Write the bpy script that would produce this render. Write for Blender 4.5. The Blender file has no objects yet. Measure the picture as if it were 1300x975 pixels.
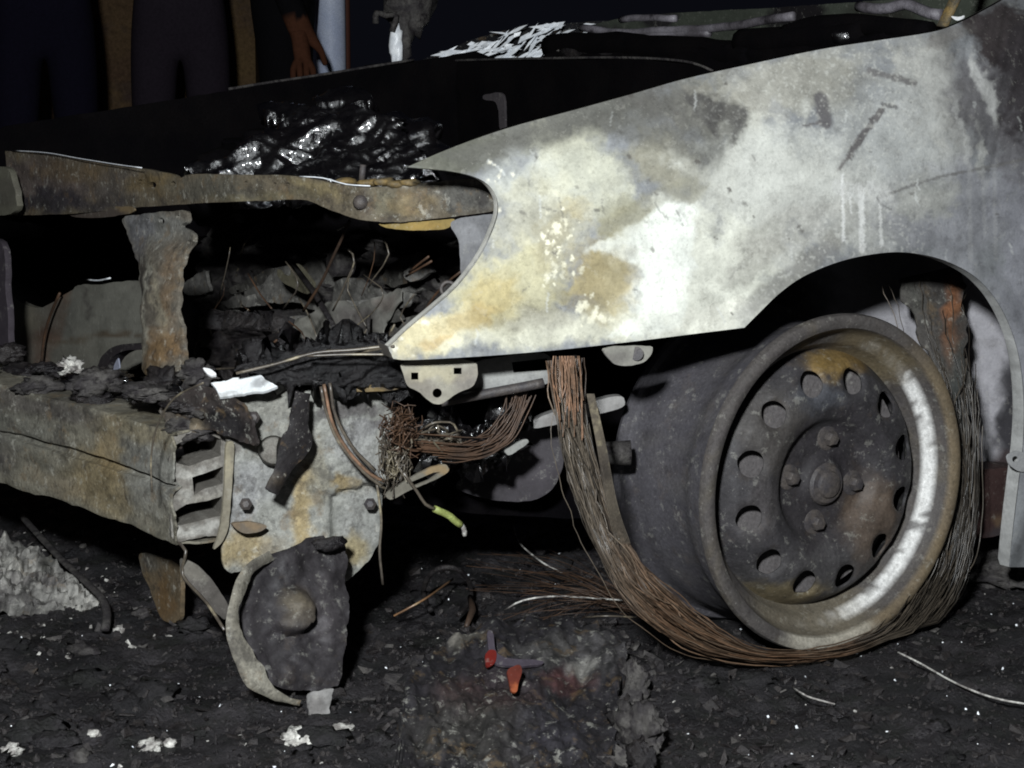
import bpy, bmesh, math, random
import numpy as np
from mathutils import Vector, Matrix
from mathutils.geometry import delaunay_2d_cdt

# ------------------------------------------------------------------ camera
# X = towards the rear of the car, Y = inboard (car's left flank is y ~ 0), Z = up, wheel face centre (0,0,.21)
scene = bpy.context.scene
F, CX, CY = 2450.0, 650.0, 487.5
YAW, PIT = math.radians(32.6), math.radians(8.5)
DV = np.array([math.sin(YAW)*math.cos(PIT), math.cos(YAW)*math.cos(PIT), -math.sin(PIT)])
RV = np.array([math.cos(YAW), -math.sin(YAW), 0.0])
UV = np.cross(RV, DV)
CAM = np.array([0, 0, .21]) - 2.404*(DV + (1065-CX)/F*RV - (615-CY)/F*UV)
cam_data = bpy.data.cameras.new('camera')
cam_data.sensor_width = 36.0
cam_data.lens = F/1300*36.0
cam_data.clip_start = .02
cam_data.clip_end = 500
cam = bpy.data.objects.new('camera', cam_data)
scene.collection.objects.link(cam)
m = Matrix((Vector(RV), Vector(UV), Vector(-DV))).transposed().to_4x4()
m.translation = Vector(CAM)
cam.matrix_world = m
scene.camera = cam

# ------------------------------------------------------------------ night: almost no sky light
world = bpy.data.worlds.new('World')
scene.world = world
world.use_nodes = True
world.node_tree.nodes['Background'].inputs[0].default_value = (.35, .38, .6, 1)
world.node_tree.nodes['Background'].inputs[1].default_value = .008

# ------------------------------------------------------------------ hand-held work lamp above and left of the camera
LPOS = CAM - .24*RV + .44*np.array([0, 0, 1.0])
ld = bpy.data.lights.new('work_lamp', 'AREA')
ld.shape = 'DISK'
ld.size = .14
ld.energy = 98
ld.color = (.93, .975, 1.0)
lo = bpy.data.objects.new('work_lamp', ld)
scene.collection.objects.link(lo)
lo.location = Vector(LPOS)
lo.rotation_euler = (Vector((-.1, .25, .35)) - Vector(LPOS)).to_track_quat('-Z', 'Y').to_euler()

scene.view_settings.view_transform = 'Standard'
scene.view_settings.look = 'None'
scene.view_settings.exposure = 0
scene.view_settings.gamma = 1
scene.cycles.filter_width = 1.9
scene.render.resolution_x, scene.render.resolution_y = 1024, 768

# ------------------------------------------------------------------ helpers: pixel rays to places
rng = np.random.default_rng(7)
random.seed(7)

def rays(P):
    P = np.asarray(P, float).reshape(-1, 2)
    return DV + (P[:, :1]-CX)/F*RV - (P[:, 1:]-CY)/F*UV

def SY(y):
    def f(P):
        r = rays(P); return CAM + r*((y-CAM[1])/r[:, 1])[:, None]
    return f
def SX(x):
    def f(P):
        r = rays(P); return CAM + r*((x-CAM[0])/r[:, 0])[:, None]
    return f
def SZ(z):
    def f(P):
        r = rays(P); return CAM + r*((z-CAM[2])/r[:, 2])[:, None]
    return f
def SYi(tab, axis=0):       # y changes along the picture's x (or y) by a table
    a = sorted(tab)
    def f(P):
        P = np.asarray(P, float).reshape(-1, 2)
        y = np.interp(P[:, axis], [q[0] for q in a], [q[1] for q in a])
        r = rays(P); return CAM + r*((y-CAM[1])/r[:, 1])[:, None]
    return f
def SXi(tab, axis=0):
    a = sorted(tab)
    def f(P):
        P = np.asarray(P, float).reshape(-1, 2)
        x = np.interp(P[:, axis], [q[0] for q in a], [q[1] for q in a])
        r = rays(P); return CAM + r*((x-CAM[0])/r[:, 0])[:, None]
    return f
def SN(p0, n):
    p0, n = np.array(p0, float), np.array(n, float)
    def f(P):
        r = rays(P); return CAM + r*(((p0-CAM) @ n)/(r @ n))[:, None]
    return f
def at(px, py, S):
    return S([(px, py)])[0]

# ------------------------------------------------------------------ helpers: noise
def _h(i, j, s):
    n = (i*374761393 + j*668265263 + s*1442695041) & 0x7fffffff
    n = ((n ^ (n >> 13))*1274126177) & 0x7fffffff
    n = ((n ^ (n >> 16))*2654435761) & 0x7fffffff
    return (n & 0xffffff)/float(0xffffff)
def vnoise(x, y, s=0):
    xi, yi = np.floor(x).astype(np.int64), np.floor(y).astype(np.int64)
    u, v = x-xi, y-yi
    u, v = u*u*(3-2*u), v*v*(3-2*v)
    a, b, c, d = _h(xi, yi, s), _h(xi+1, yi, s), _h(xi, yi+1, s), _h(xi+1, yi+1, s)
    return (a*(1-u)+b*u)*(1-v)+(c*(1-u)+d*u)*v
def fbm(x, y, s=0, o=4):
    t, a, k, w = 0, .5, 1.0, 0
    for i in range(o):
        t = t + a*vnoise(np.asarray(x)*k, np.asarray(y)*k, s+i*17); w += a; a *= .55; k *= 2.03
    return t/w*2-1
def sst(a, b, x):
    t = np.clip((x-a)/(b-a+1e-9), 0, 1); return t*t*(3-2*t)
def L(c):
    c = np.asarray(c, float)/255.0
    return np.where(c <= .04045, c/12.92, ((c+.055)/1.055)**2.4)

# ------------------------------------------------------------------ helpers: materials
def mat(name, c1=(60, 60, 60), c2=None, c3=None, scale=25., rough=.7, r2=None, spec=.3, bump=.35, bscale=220., attr=False,
        metal=0., grain=.35, bdist=.003, cover=.5, coat=0., wear=0., rust=0.):
    M = bpy.data.materials.new(name); M.use_nodes = True
    nt = M.node_tree; N = nt.nodes; K = nt.links
    b = N['Principled BSDF']
    tc = N.new('ShaderNodeNewGeometry')
    def noise(sc, det=6, rg=.6):
        n = N.new('ShaderNodeTexNoise'); n.inputs['Scale'].default_value = sc; n.inputs['Detail'].default_value = det
        n.inputs['Roughness'].default_value = rg; K.new(tc.outputs['Position'], n.inputs['Vector']); return n
    def ramp(src, a, bb, lo=0., hi=1.):
        r = N.new('ShaderNodeMapRange'); r.inputs[1].default_value = a; r.inputs[2].default_value = bb
        r.inputs[3].default_value = lo; r.inputs[4].default_value = hi; K.new(src, r.inputs[0]); return r.outputs[0]
    def mix(f, a, bb, mode='MIX'):
        x = N.new('ShaderNodeMix'); x.data_type = 'RGBA'; x.blend_type = mode
        if isinstance(f, float): x.inputs[0].default_value = f
        else: K.new(f, x.inputs[0])
        for s, v in ((x.inputs[6], a), (x.inputs[7], bb)):
            if isinstance(v, tuple): s.default_value = v
            else: K.new(v, s)
        return x.outputs[2]
    col = lambda c: tuple(L(c))+(1.,)
    if attr:
        a = N.new('ShaderNodeAttribute'); a.attribute_name = 'Col'; cur = a.outputs['Color']
    else:
        cur = col(c1)
        if c2 is not None:
            cur = mix(ramp(noise(scale).outputs[0], .38, .62), cur, col(c2))
        if c3 is not None:
            cur = mix(ramp(noise(scale*2.3).outputs[0], 1-cover-.06, 1-cover+.1), cur, col(c3))
    if wear:
        cur = mix(ramp(noise(38, 10, .72).outputs[0], .545, .59, 0., .55*wear), cur, (.30, .28, .27, 1), 'MULTIPLY')
        cur = mix(ramp(noise(61, 9, .75).outputs[0], .57, .62, 0., .40*wear), cur, (.50, .49, .43, 1))
        cur = mix(ramp(noise(170, 7, .7).outputs[0], .60, .66, 0., .75*wear), cur, (.25, .22, .21, 1), 'MULTIPLY')
        cur = mix(ramp(noise(240, 5, .7).outputs[0], .64, .70, 0., .6*wear), cur, (.62, .60, .54, 1))
    if rust:
        cur = mix(ramp(noise(29, 9, .7).outputs[0], .56, .64, 0., .6*rust), cur, (.15, .10, .05, 1))
        cur = mix(ramp(noise(17, 10, .72).outputs[0], .55, .62, 0., .75*rust), cur, (.022, .019, .020, 1))
    fine = noise(bscale*1.7, 5, .7)
    g = ramp(fine.outputs[0], .3, .7, 1-grain, 1+grain)
    gc = N.new('ShaderNodeCombineColor')
    for i in range(3): K.new(g, gc.inputs[i])
    cur = mix(1.0, cur, gc.outputs[0], 'MULTIPLY')
    K.new(cur, b.inputs['Base Color'])
    b.inputs['Metallic'].default_value = metal
    b.inputs['Specular IOR Level'].default_value = spec
    b.inputs['Coat Weight'].default_value = coat
    b.inputs['Coat Roughness'].default_value = .08
    if r2 is None: b.inputs['Roughness'].default_value = rough
    else: K.new(ramp(noise(scale*1.6).outputs[0], .4, .6, rough, r2), b.inputs['Roughness'])
    bn = noise(bscale, 8, .65)
    bp = N.new('ShaderNodeBump'); bp.inputs['Strength'].default_value = bump; bp.inputs['Distance'].default_value = bdist
    K.new(bn.outputs[0], bp.inputs['Height']); K.new(bp.outputs[0], b.inputs['Normal'])
    return M

M_SHEET = mat('burnt_paint_sheet', attr=True, rough=.72, spec=.22, bump=.25, bscale=150, grain=.12, bdist=.0018, wear=.34)
M_STEEL = mat('scaled_steel', attr=True, rough=.6, r2=.8, spec=.3, bump=.6, bscale=120, grain=.3, bdist=.003, wear=.8, rust=.7)
M_WHEEL = mat('wheel_steel', attr=True, rough=.55, r2=.75, spec=.35, bump=.35, bscale=150, grain=.3, bdist=.003, wear=.42, rust=.12)
M_PIPE = mat('scorched_pipe', (128, 124, 130), (84, 80, 84), (40, 37, 40), scale=14, rough=.3, r2=.6, spec=.6, bump=.3, cover=.4)
M_BOSS = mat('pressed_sheet', (126, 124, 118), (104, 100, 94), scale=50, rough=.7, bump=.4)
M_SOOT_SHADE = mat('soot_and_shade_black', (6, 5, 7), (11, 9, 10), scale=14, rough=.9, spec=.05, bump=.5)  # sooted surfaces, and shade painted onto the dark backing sheets
M_CHAR = mat('wet_char', (9, 8, 10), (16, 14, 15), scale=18, rough=.4, r2=.14, spec=.8, bump=.5, bscale=60, bdist=.006, coat=1.)
M_TAR = mat('burnt_tar', (12, 11, 13), (22, 19, 20), (34, 29, 26), scale=26, rough=.62, r2=.28, spec=.45, bump=.9, bscale=110, cover=.3, bdist=.006)
M_DRYCHAR = mat('dry_char', (26, 23, 25), (50, 46, 45), (74, 64, 52), scale=24, rough=.7, r2=.35, spec=.4, bump=.9, bscale=130, cover=.3, bdist=.005)
M_GREYCHAR = mat('grey_char', (48, 45, 46), (80, 77, 74), (36, 32, 34), scale=32, rough=.75, spec=.3, bump=.8, bscale=150, cover=.45, bdist=.004)
M_WIRE = mat('rusty_wire', (138, 104, 74), (104, 80, 60), (164, 146, 112), scale=14, rough=.38, spec=.7, bump=.1, cover=.4)
M_WIREG = mat('dark_wire', (100, 92, 80), (66, 60, 54), (150, 140, 116), scale=14, rough=.36, spec=.7, bump=.1, cover=.4)
M_FAN = mat('fine_rust_wire', (84, 62, 46), (58, 46, 38), scale=20, rough=.5, spec=.5, bump=.1)
M_COPPER = mat('bare_copper_wire', (140, 108, 86), (96, 76, 60), scale=40, rough=.4, spec=.6, bump=.1)
M_ASH = mat('white_ash', (205, 203, 196), (120, 115, 112), scale=60, rough=.9, spec=.1, bump=.9, bscale=160)
M_RED = mat('red_plastic', (190, 34, 18), (150, 60, 45), scale=60, rough=.45, spec=.5, bump=.4)
M_GREEN = mat('yellow_green_sleeve', (146, 156, 92), (120, 125, 70), scale=90, rough=.5, spec=.4, bump=.3)
M_GLASS_GLINT = mat('crazed_glass_and_glint', (248, 250, 252), (230, 234, 240), scale=60, rough=.3, spec=.6, bump=.5, bscale=90, grain=.12)  # crazed glass, also the white of the painted glints
M_CORD = mat('tyre_cord', attr=True, rough=.38, spec=.7, bump=.1, grain=.3)
M_LUG = mat('burnt_lug', (58, 55, 57), (78, 72, 68), scale=60, rough=.55, spec=.4, bump=.4)
M_OCHRE = mat('ochre_steel', (120, 100, 62), (76, 70, 58), scale=60, rough=.6, spec=.3, bump=.4)

# ------------------------------------------------------------------ helpers: objects
WL = {}
def reg(o, loc): WL[o.name] = np.array(loc, float); return o
def hang(o, parent):
    if parent is not None:
        o.parent = parent
        o.matrix_parent_inverse = Matrix.Translation(-Vector(WL[parent.name]))
def empty(name, loc):
    o = bpy.data.objects.new(name, None); scene.collection.objects.link(o); o.location = Vector(loc)
    o.empty_display_size = .1
    return reg(o, loc)
def tag(o, label=None, cat=None, group=None, kind=None):
    if label: o['label'] = label
    if cat: o['category'] = cat
    if group: o['group'] = group
    if kind: o['kind'] = kind
    return o
def link_mesh(name, V, faces, material, parent=None, smooth=True, col=None, base=False, sharp=None):
    V = np.asarray(V, float)
    c = V.mean(0)
    if base: c[2] = V[:, 2].min()
    me = bpy.data.meshes.new(name)
    me.from_pydata((V-c).tolist(), [], faces)
    if col is not None:
        a = me.color_attributes.new('Col', 'FLOAT_COLOR', 'POINT')
        a.data.foreach_set('color', np.concatenate([np.clip(col, 0, 1), np.ones((len(col), 1))], 1).astype(np.float32).ravel())
    if smooth: me.polygons.foreach_set('use_smooth', np.ones(len(me.polygons), bool))
    if sharp is not None: me.set_sharp_from_angle(angle=math.radians(sharp))
    me.materials.append(material)
    me.validate(); me.update()
    o = bpy.data.objects.new(name, me); scene.collection.objects.link(o); o.location = Vector(c)
    reg(o, c); hang(o, parent)
    return o

def inside(P, poly):
    poly = np.asarray(poly, float); x, y = P[:, 0], P[:, 1]; r = np.zeros(len(P), bool)
    j = len(poly)-1
    for i in range(len(poly)):
        xi, yi, xj, yj = *poly[i], *poly[j]
        if yi != yj:
            r ^= ((yi > y) != (yj > y)) & (x < (xj-xi)*(y-yi)/(yj-yi)+xi)
        j = i
    return r
def densify(poly, step, jag=0., seed=1, closed=True):
    poly = np.asarray(poly, float); out = []
    n = len(poly)
    for i in range(n if closed else n-1):
        a, b = poly[i], poly[(i+1) % n]; d = np.hypot(*(b-a)); k = max(1, int(round(d/step)))
        for q in range(k): out.append(a+(b-a)*q/k)
    if not closed: out.append(poly[-1])
    out = np.array(out)
    if jag:
        out = out + jag*np.stack([fbm(out[:, 0]/9., out[:, 1]/9., seed, 3), fbm(out[:, 0]/9., out[:, 1]/9., seed+50, 3)], 1)*1.6
    return out
def curve(pts, step=6.):     # Catmull-Rom through the points
    p = np.asarray(pts, float); out = []
    q = np.concatenate([[2*p[0]-p[1]], p, [2*p[-1]-p[-2]]])
    for i in range(1, len(q)-2):
        k = max(2, int(np.linalg.norm(q[i+1][:2]-q[i][:2])/step))
        for t in np.arange(k)/k:
            out.append(.5*((2*q[i])+(-q[i-1]+q[i+1])*t+(2*q[i-1]-5*q[i]+4*q[i+1]-q[i+2])*t*t+(-q[i-1]+3*q[i]-3*q[i+1]+q[i+2])*t**3))
    out.append(p[-1])
    return np.array(out)
def triangulate(outline, cell, holes=()):
    P = [np.asarray(outline)]; E = []; n0 = 0
    loops = [np.asarray(outline)]+[np.asarray(h) for h in holes]
    allp = np.concatenate(loops)
    for l in loops:
        n = len(l); E += [(n0+i, n0+(i+1) % n) for i in range(n)]; n0 += n
    lo_, hi_ = outline.min(0), outline.max(0)
    gx, gy = np.meshgrid(np.arange(lo_[0], hi_[0], cell), np.arange(lo_[1], hi_[1], cell*.87))
    gx = gx+(np.arange(gx.shape[0]) % 2)[:, None]*cell*.5
    G = np.stack([gx.ravel(), gy.ravel()], 1)+rng.uniform(-.12, .12, (gx.size, 2))*cell
    ok = inside(G, outline)
    for h in holes: ok &= ~inside(G, h)
    G = G[ok]
    # keep clear of the boundary
    keep = np.ones(len(G), bool)
    for c in range(0, len(allp), 200):
        dd = ((G[:, None, :]-allp[None, c:c+200])**2).sum(2).min(1); keep &= dd > (.45*cell)**2
    G = G[keep]
    vs = [Vector(p) for p in np.concatenate([allp, G]).tolist()]
    r = delaunay_2d_cdt(vs, E, [], 0, 1e-5)
    V = np.array([tuple(v) for v in r[0]]); T = np.array([tuple(f) for f in r[2]])
    cen = V[T].mean(1); ok = inside(cen, outline)
    for h in holes: ok &= ~inside(cen, h)
    T = T[ok]
    used = np.unique(T); re = -np.ones(len(V), int); re[used] = np.arange(len(used))
    return V[used], re[T]
def vnormals(V, T):
    n = np.cross(V[T[:, 1]]-V[T[:, 0]], V[T[:, 2]]-V[T[:, 0]]); N = np.zeros_like(V)
    for k in range(3): np.add.at(N, T[:, k], n)
    return N/(np.linalg.norm(N, axis=1)[:, None]+1e-12)
def thicken(V, T, th, N):
    n = len(V); B = V+N*th
    F_ = T.tolist()+(T[:, ::-1]+n).tolist()
    e = np.concatenate([T[:, [0, 1]], T[:, [1, 2]], T[:, [2, 0]]])
    key = np.sort(e, 1); _, inv, cnt = np.unique(key, axis=0, return_inverse=True, return_counts=True)
    for a, b in e[cnt[inv.ravel()] == 1]: F_.append([int(b), int(a), int(a+n), int(b+n)])
    return np.concatenate([V, B]), F_
def paint(P, base, blobs=(), warp=.35, wscale=28., seed=3, mottle=.18, mscale=22., streak=0.):
    P = np.asarray(P, float); c = np.tile(L(base), (len(P), 1)); x, y = P[:, 0], P[:, 1]
    ox, oy = x, y
    x, y = ox+11*fbm(ox/24., oy/24., seed+71, 3)+5*fbm(ox/7., oy/7., seed+72, 3), oy+11*fbm(ox/24., oy/24., seed+73, 3)+5*fbm(ox/7., oy/7., seed+74, 3)
    w1 = fbm(x/wscale, y/wscale, seed, 5); w2 = fbm(x/(wscale*.35), y/(wscale*.35), seed+5, 4)
    for b in blobs:
        cx, cy, rx, ry, ang, rgb, s = b[:7]; soft = b[7] if len(b) > 7 else .45
        a = math.radians(ang); u = (x-cx)*math.cos(a)+(y-cy)*math.sin(a); v = -(x-cx)*math.sin(a)+(y-cy)*math.cos(a)
        d = np.sqrt((u/rx)**2+(v/ry)**2)+warp*w1+warp*.6*w2
        k = (s*(1-sst(1-soft, 1+soft, d)))[:, None]
        c = c*(1-k)+L(rgb)*k
    f = 1+mottle*(fbm(x/mscale, y/mscale, seed+9, 5)*1.3+fbm(x/5., y/5., seed+11, 2)*.5)
    if streak: f = f*(1+streak*fbm(x/7., y/90., seed+21, 4)*1.6)
    return c*np.clip(f, .3, 1.8)[:, None]
def sheet(name, outline, S, parent, base=(110, 108, 104), blobs=(), cell=7., th=.002, holes=(), jag=0., warp3=0., wsc=.05, seed=1, material=None,
          shape=None, sharp=40, label=None, topbase=False, rnd=2, **pk):
    """plate traced on the surface S it lies on; th = real thickness away from the viewer"""
    ol = np.asarray(outline, float)
    for _ in range(rnd):
        nx = np.roll(ol, -1, 0); ol = np.stack([ol*.8+nx*.2, ol*.2+nx*.8], 1).reshape(-1, 2)
    keep = np.hypot(*(ol-np.roll(ol, 1, 0)).T) > cell*.25; ol = ol[keep]
    ol = densify(ol, cell*.8, max(jag, .5), seed)
    V2, T = triangulate(ol, cell, [densify(h, cell*.5) for h in holes])
    V = S(V2)
    N = vnormals(V, T)
    if (N*(V-CAM)).sum() < 0: T = T[:, ::-1]; N = -N      # N points away from the viewer
    if warp3:
        V = V+N*(warp3*fbm(V2[:, 0]/(wsc*1000), V2[:, 1]/(wsc*1000), seed+31, 4))[:, None]
    if shape is not None: V = V+N*shape(V2)[:, None]
    N = vnormals(V, T)
    if th > .0055: N = np.tile(N.mean(0)/np.linalg.norm(N.mean(0)), (len(V), 1))     # thick plates keep an even thickness
    W, Fc = thicken(V, T, th, N)
    Fc = [f[::-1] for f in Fc]
    material = material or M_SHEET
    col = paint(V2, base, blobs, seed=seed, **pk)
    o = link_mesh(name, W, Fc, material, parent, True, np.concatenate([col, col*.8]), base=topbase, sharp=sharp)
    if label: o['label'] = label
    return o

def tube_geo(path, rad, sides=6, cap=True, flat=1.0):
    path = np.asarray(path, float); n = len(path)
    rad = np.broadcast_to(np.asarray(rad, float), (n,))
    tg = np.gradient(path, axis=0); tg /= np.linalg.norm(tg, axis=1)[:, None]+1e-12
    up = np.array([0, 0, 1.]) if abs(tg[0][2]) < .9 else np.array([1., 0, 0])
    V = []; u = np.cross(tg[0], up); u /= np.linalg.norm(u)
    for i in range(n):
        u = u-tg[i]*(u @ tg[i]); u /= np.linalg.norm(u)+1e-12; w = np.cross(tg[i], u)
        for k in range(sides):
            a = 2*math.pi*k/sides; V.append(path[i]+rad[i]*(math.cos(a)*u+math.sin(a)*w*flat))
    Fc = []
    for i in range(n-1):
        for k in range(sides):
            a, b = i*sides+k, i*sides+(k+1) % sides; Fc.append([a, b, b+sides, a+sides])
    if cap: Fc += [list(range(sides))[::-1], list(range((n-1)*sides, n*sides))]
    return np.array(V), Fc
def merge(geos):
    V, Fc, k = [], [], 0
    for v, f in geos:
        V.append(v); Fc += [[i+k for i in q] for q in f]; k += len(v)
    return np.concatenate(V), Fc
def wire(name, pts, S, rad, material, parent, sides=5, wob=0., seed=0):
    """pts in pixels; S one surface, or pts carry a third value y (inboard distance)"""
    c = curve(pts, 10.)
    if S is None: p = np.array([at(q[0], q[1], SY(q[2])) for q in c])
    else: p = S(c[:, :2])
    if wob: p = p+wob*np.stack([fbm(np.arange(len(p))/3., np.full(len(p), k*9.1), seed, 2) for k in range(3)], 1)
    v, f = tube_geo(p, rad, sides)
    return link_mesh(name, v, f, material, parent)
def ico(sub=3):
    bm = bmesh.new(); bmesh.ops.create_icosphere(bm, subdivisions=sub, radius=1)
    V = np.array([v.co[:] for v in bm.verts]); Fc = [[v.index for v in f.verts] for f in bm.faces]; bm.free(); return V, Fc
ICO = {k: ico(k) for k in (1, 2, 3, 4, 5)}
def lump_geo(c, size, seed=0, sub=3, rough=.45, sc=1.6, rz=0.):
    V, Fc = ICO[sub]
    d = 1+rough*(fbm(V[:, 0]*sc+seed*3.1, V[:, 1]*sc+V[:, 2]*sc*1.3+seed, seed, 4)+.6*fbm(V[:, 2]*sc*2.7, V[:, 0]*sc*2.3-V[:, 1]*sc*2+seed, seed+7, 4))
    W = V*d[:, None]*np.array(size)
    a = math.radians(rz); W = np.stack([W[:, 0]*math.cos(a)-W[:, 1]*math.sin(a), W[:, 0]*math.sin(a)+W[:, 1]*math.cos(a), W[:, 2]], 1)
    return W+np.array(c), Fc
def lump(name, c, size, material, parent=None, seed=0, sub=3, rough=.45, sc=1.6, rz=0., base=False):
    v, f = lump_geo(c, size, seed, sub, rough, sc, rz)
    return link_mesh(name, v, f, material, parent, sharp=None, base=base)

# ================================================================== GROUND
def spaced(lo_, hi_, st, far):
    a = list(np.arange(lo_, hi_, st)); s = st; x = a[-1]; y = a[0]; up, dn = [], []
    while x < far:
        s *= 1.35; x += s; up.append(x)
    s = st
    while y > -far:
        s *= 1.35; y -= s; dn.append(y)
    return np.array(dn[::-1]+a+up)
gx, gy = spaced(-1.25, .85, .0065, 40), spaced(-.65, 1.5, .0065, 40)
GX, GY = np.meshgrid(gx, gy)
def ground_h(x, y):
    h = .016*fbm(x*5, y*5, 2, 4)+.020*np.maximum(0, fbm(x*16, y*16, 5, 4))+.010*np.abs(fbm(x*45, y*45, 8, 3))
    fine = np.clip(1.5-np.hypot(x+.3, y-.3)/1.6, 0, 1)
    wh = np.exp(-((x)**2+(y-.08)**2)/.03)
    return h*(.25+.75*fine)*(1-.75*wh)-.008
GZ = ground_h(GX, GY)
n0, n1 = GX.shape
idx = np.arange(n0*n1).reshape(n0, n1)
quads = np.stack([idx[:-1, :-1], idx[:-1, 1:], idx[1:, 1:], idx[1:, :-1]], -1).reshape(-1, 4)
V = np.stack([GX.ravel(), GY.ravel(), GZ.ravel()], 1)
M_GROUND = mat('sooty_ground', (21, 20, 22), (52, 49, 51), (30, 30, 28), scale=9, rough=.8, r2=.4, spec=.35, bump=1., bscale=170, grain=.55, bdist=.006, cover=.45)
g = link_mesh('ground', V, quads.tolist(), M_GROUND)
tag(g, 'black soot-covered wet ground strewn with char under the burnt car', 'ground', kind='structure')

# ================================================================== CAR
car = empty('burnt_car', (0, .7, 0))
tag(car, 'burnt-out car front corner with scorched grey fender and bare steel wheel', 'car')

# ------------------------------------------------------------------ front fender
def fender_y(x, z):
    y = -.03+.56*np.minimum(0, x+.1)**2
    top = .775+.27*np.clip(x, -1, .15)
    y = y+2.7*np.maximum(0, z-(top-.17))**2
    y = y+.25*np.maximum(0, .40-z)**2
    r = np.hypot(x-.03, z-.21)
    y = y-.010*np.exp(-((r-.295)/.03)**2)
    crease = .545+.075*(x-.05)                    # faint swage line running to the door
    y = y+.005*sst(-.012, .012, crease-z)*sst(.0, .12, x)
    y = y+.004*fbm(x*7, z*7, 77, 3)+.0016*fbm(x*28, z*28, 78, 2)
    return y
def SF(P):
    r = rays(P); lo_ = np.full(len(r), 1.3); hi_ = np.full(len(r), 3.6)
    for _ in range(42):
        mid = (lo_+hi_)/2; p = CAM+r*mid[:, None]; g_ = p[:, 1]-fender_y(p[:, 0], p[:, 2]) > 0
        hi_ = np.where(g_, mid, hi_); lo_ = np.where(g_, lo_, mid)
    return CAM+r*((lo_+hi_)/2)[:, None]
top_e = curve([(517, 212), (560, 193), (610, 174), (660, 158), (720, 142), (800, 120), (870, 100), (950, 82), (1040, 63), (1110, 52), (1170, 43), (1200, 36), (1232, 22), (1262, 6), (1300, -14), (1420, -60)], 4)
rear_e = [(1420, -60), (1420, 720)]
arch_e = curve([(1282, 720), (1287, 670), (1293, 620), (1299, 570), (1301, 520), (1297, 470), (1288, 430), (1275, 398), (1258, 371), (1235, 349), (1205, 333), (1175, 324), (1140, 320), (1100, 324), (1060, 334), (1020, 351), (990, 372), (965, 396), (945, 416)], 4)
low_e = curve([(945, 416), (880, 424), (800, 434), (700, 445), (600, 453), (510, 457), (497, 450), (493, 441)], 4)
cut_e = curve([(493, 441), (520, 416), (550, 391), (575, 369), (595, 346), (612, 321), (624, 296), (632, 271), (630, 250), (618, 233), (598, 223), (570, 217), (540, 214), (517, 212)], 4)
FO = np.concatenate([top_e[:-1], densify(rear_e, 8, closed=False)[:-1], [(1420, 720)], arch_e[:-1], low_e[:-1], cut_e[:-1]])
GREY, CREAM, WHITE, OCHRE, DARK, BROWN = (134, 136, 138), (186, 185, 166), (222, 224, 216), (160, 143, 92), (92, 89, 86), (122, 113, 96)
fb = [
    (690, 160, 220, 38, -16, (100, 99, 92), .9, .5), (880, 140, 80, 26, 10, (98, 95, 92), .8, .4), (935, 150, 18, 34, 25, (100, 97, 94), .8, .3),
    (575, 200, 70, 24, -20, (96, 96, 86), .85, .4), (1000, 110, 130, 40, -14, (166, 163, 150), .7, .6),
    (690, 225, 70, 45, -20, (176, 178, 172), .8, .5), (735, 212, 66, 40, 30, (190, 188, 166), .7, .6), (775, 240, 44, 30, 50, CREAM, .6, .6),
    (850, 210, 50, 40, 30, (140, 136, 118), .8, .5), (690, 290, 70, 60, 0, (184, 180, 156), .6, .6),
    (960, 240, 95, 95, -30, (196, 196, 186), .8, .5), (900, 350, 120, 75, -20, (210, 210, 196), .85, .5), (838, 330, 36, 88, 8, WHITE, .95, .35), (820, 290, 60, 20, -28, WHITE, .85, .4),
    (640, 370, 80, 60, -30, (186, 180, 146), .8, .5), (560, 420, 60, 24, -20, (196, 186, 150), .9, .4), (700, 420, 130, 20, -6, (204, 202, 182), .8, .5), (890, 405, 80, 18, -5, (214, 213, 200), .7, .5),
    (765, 345, 46, 50, 20, OCHRE, .7, .6), (735, 262, 18, 16, 0, OCHRE, .55, .7), (625, 375, 30, 34, 40, OCHRE, .6, .7), (590, 405, 34, 12, -20, (158, 134, 84), .4, .6), (700, 300, 22, 40, 10, (150, 143, 118), .6, .5),
    (790, 280, 40, 26, -25, (140, 136, 112), .75, .4), (690, 405, 40, 14, -5, (126, 122, 112), .5, .5), (555, 432, 22, 7, -20, (170, 140, 86), .5, .6),
    (1060, 250, 90, 60, 20, (198, 198, 190), .75, .5), (1130, 195, 90, 50, 20, (186, 187, 182), .7, .5), (1010, 290, 80, 40, -30, (160, 158, 152), .5, .5),
    (1180, 120, 80, 50, 60, (176, 175, 168), .7, .5), (1230, 270, 100, 60, 0, (142, 142, 146), .8, .5), (1180, 250, 40, 26, 0, (172, 172, 164), .7, .5), (1330, 380, 60, 240, 0, (138, 138, 144), .8, .4),
    (1250, 130, 42, 70, -12, (98, 96, 98), .9, .5), (1290, 150, 30, 80, -12, (112, 110, 112), .8, .5), (1275, 40, 70, 46, 35, (58, 52, 52), .97, .3), (1330, 100, 60, 80, 20, (56, 52, 54), .95, .4), (1205, 45, 30, 10, -20, (120, 116, 112), .7, .5),
    (1250, 110, 8, 50, -18, (190, 190, 186), .7, .4), (1222, 170, 5, 46, -12, (182, 182, 178), .6, .4), (1245, 190, 6, 30, -10, (186, 186, 180), .6, .4),
    (960, 330, 60, 16, -38, (150, 148, 140), .5, .4), (1010, 345, 80, 14, -38, (128, 126, 120), .6, .4),
]
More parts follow.
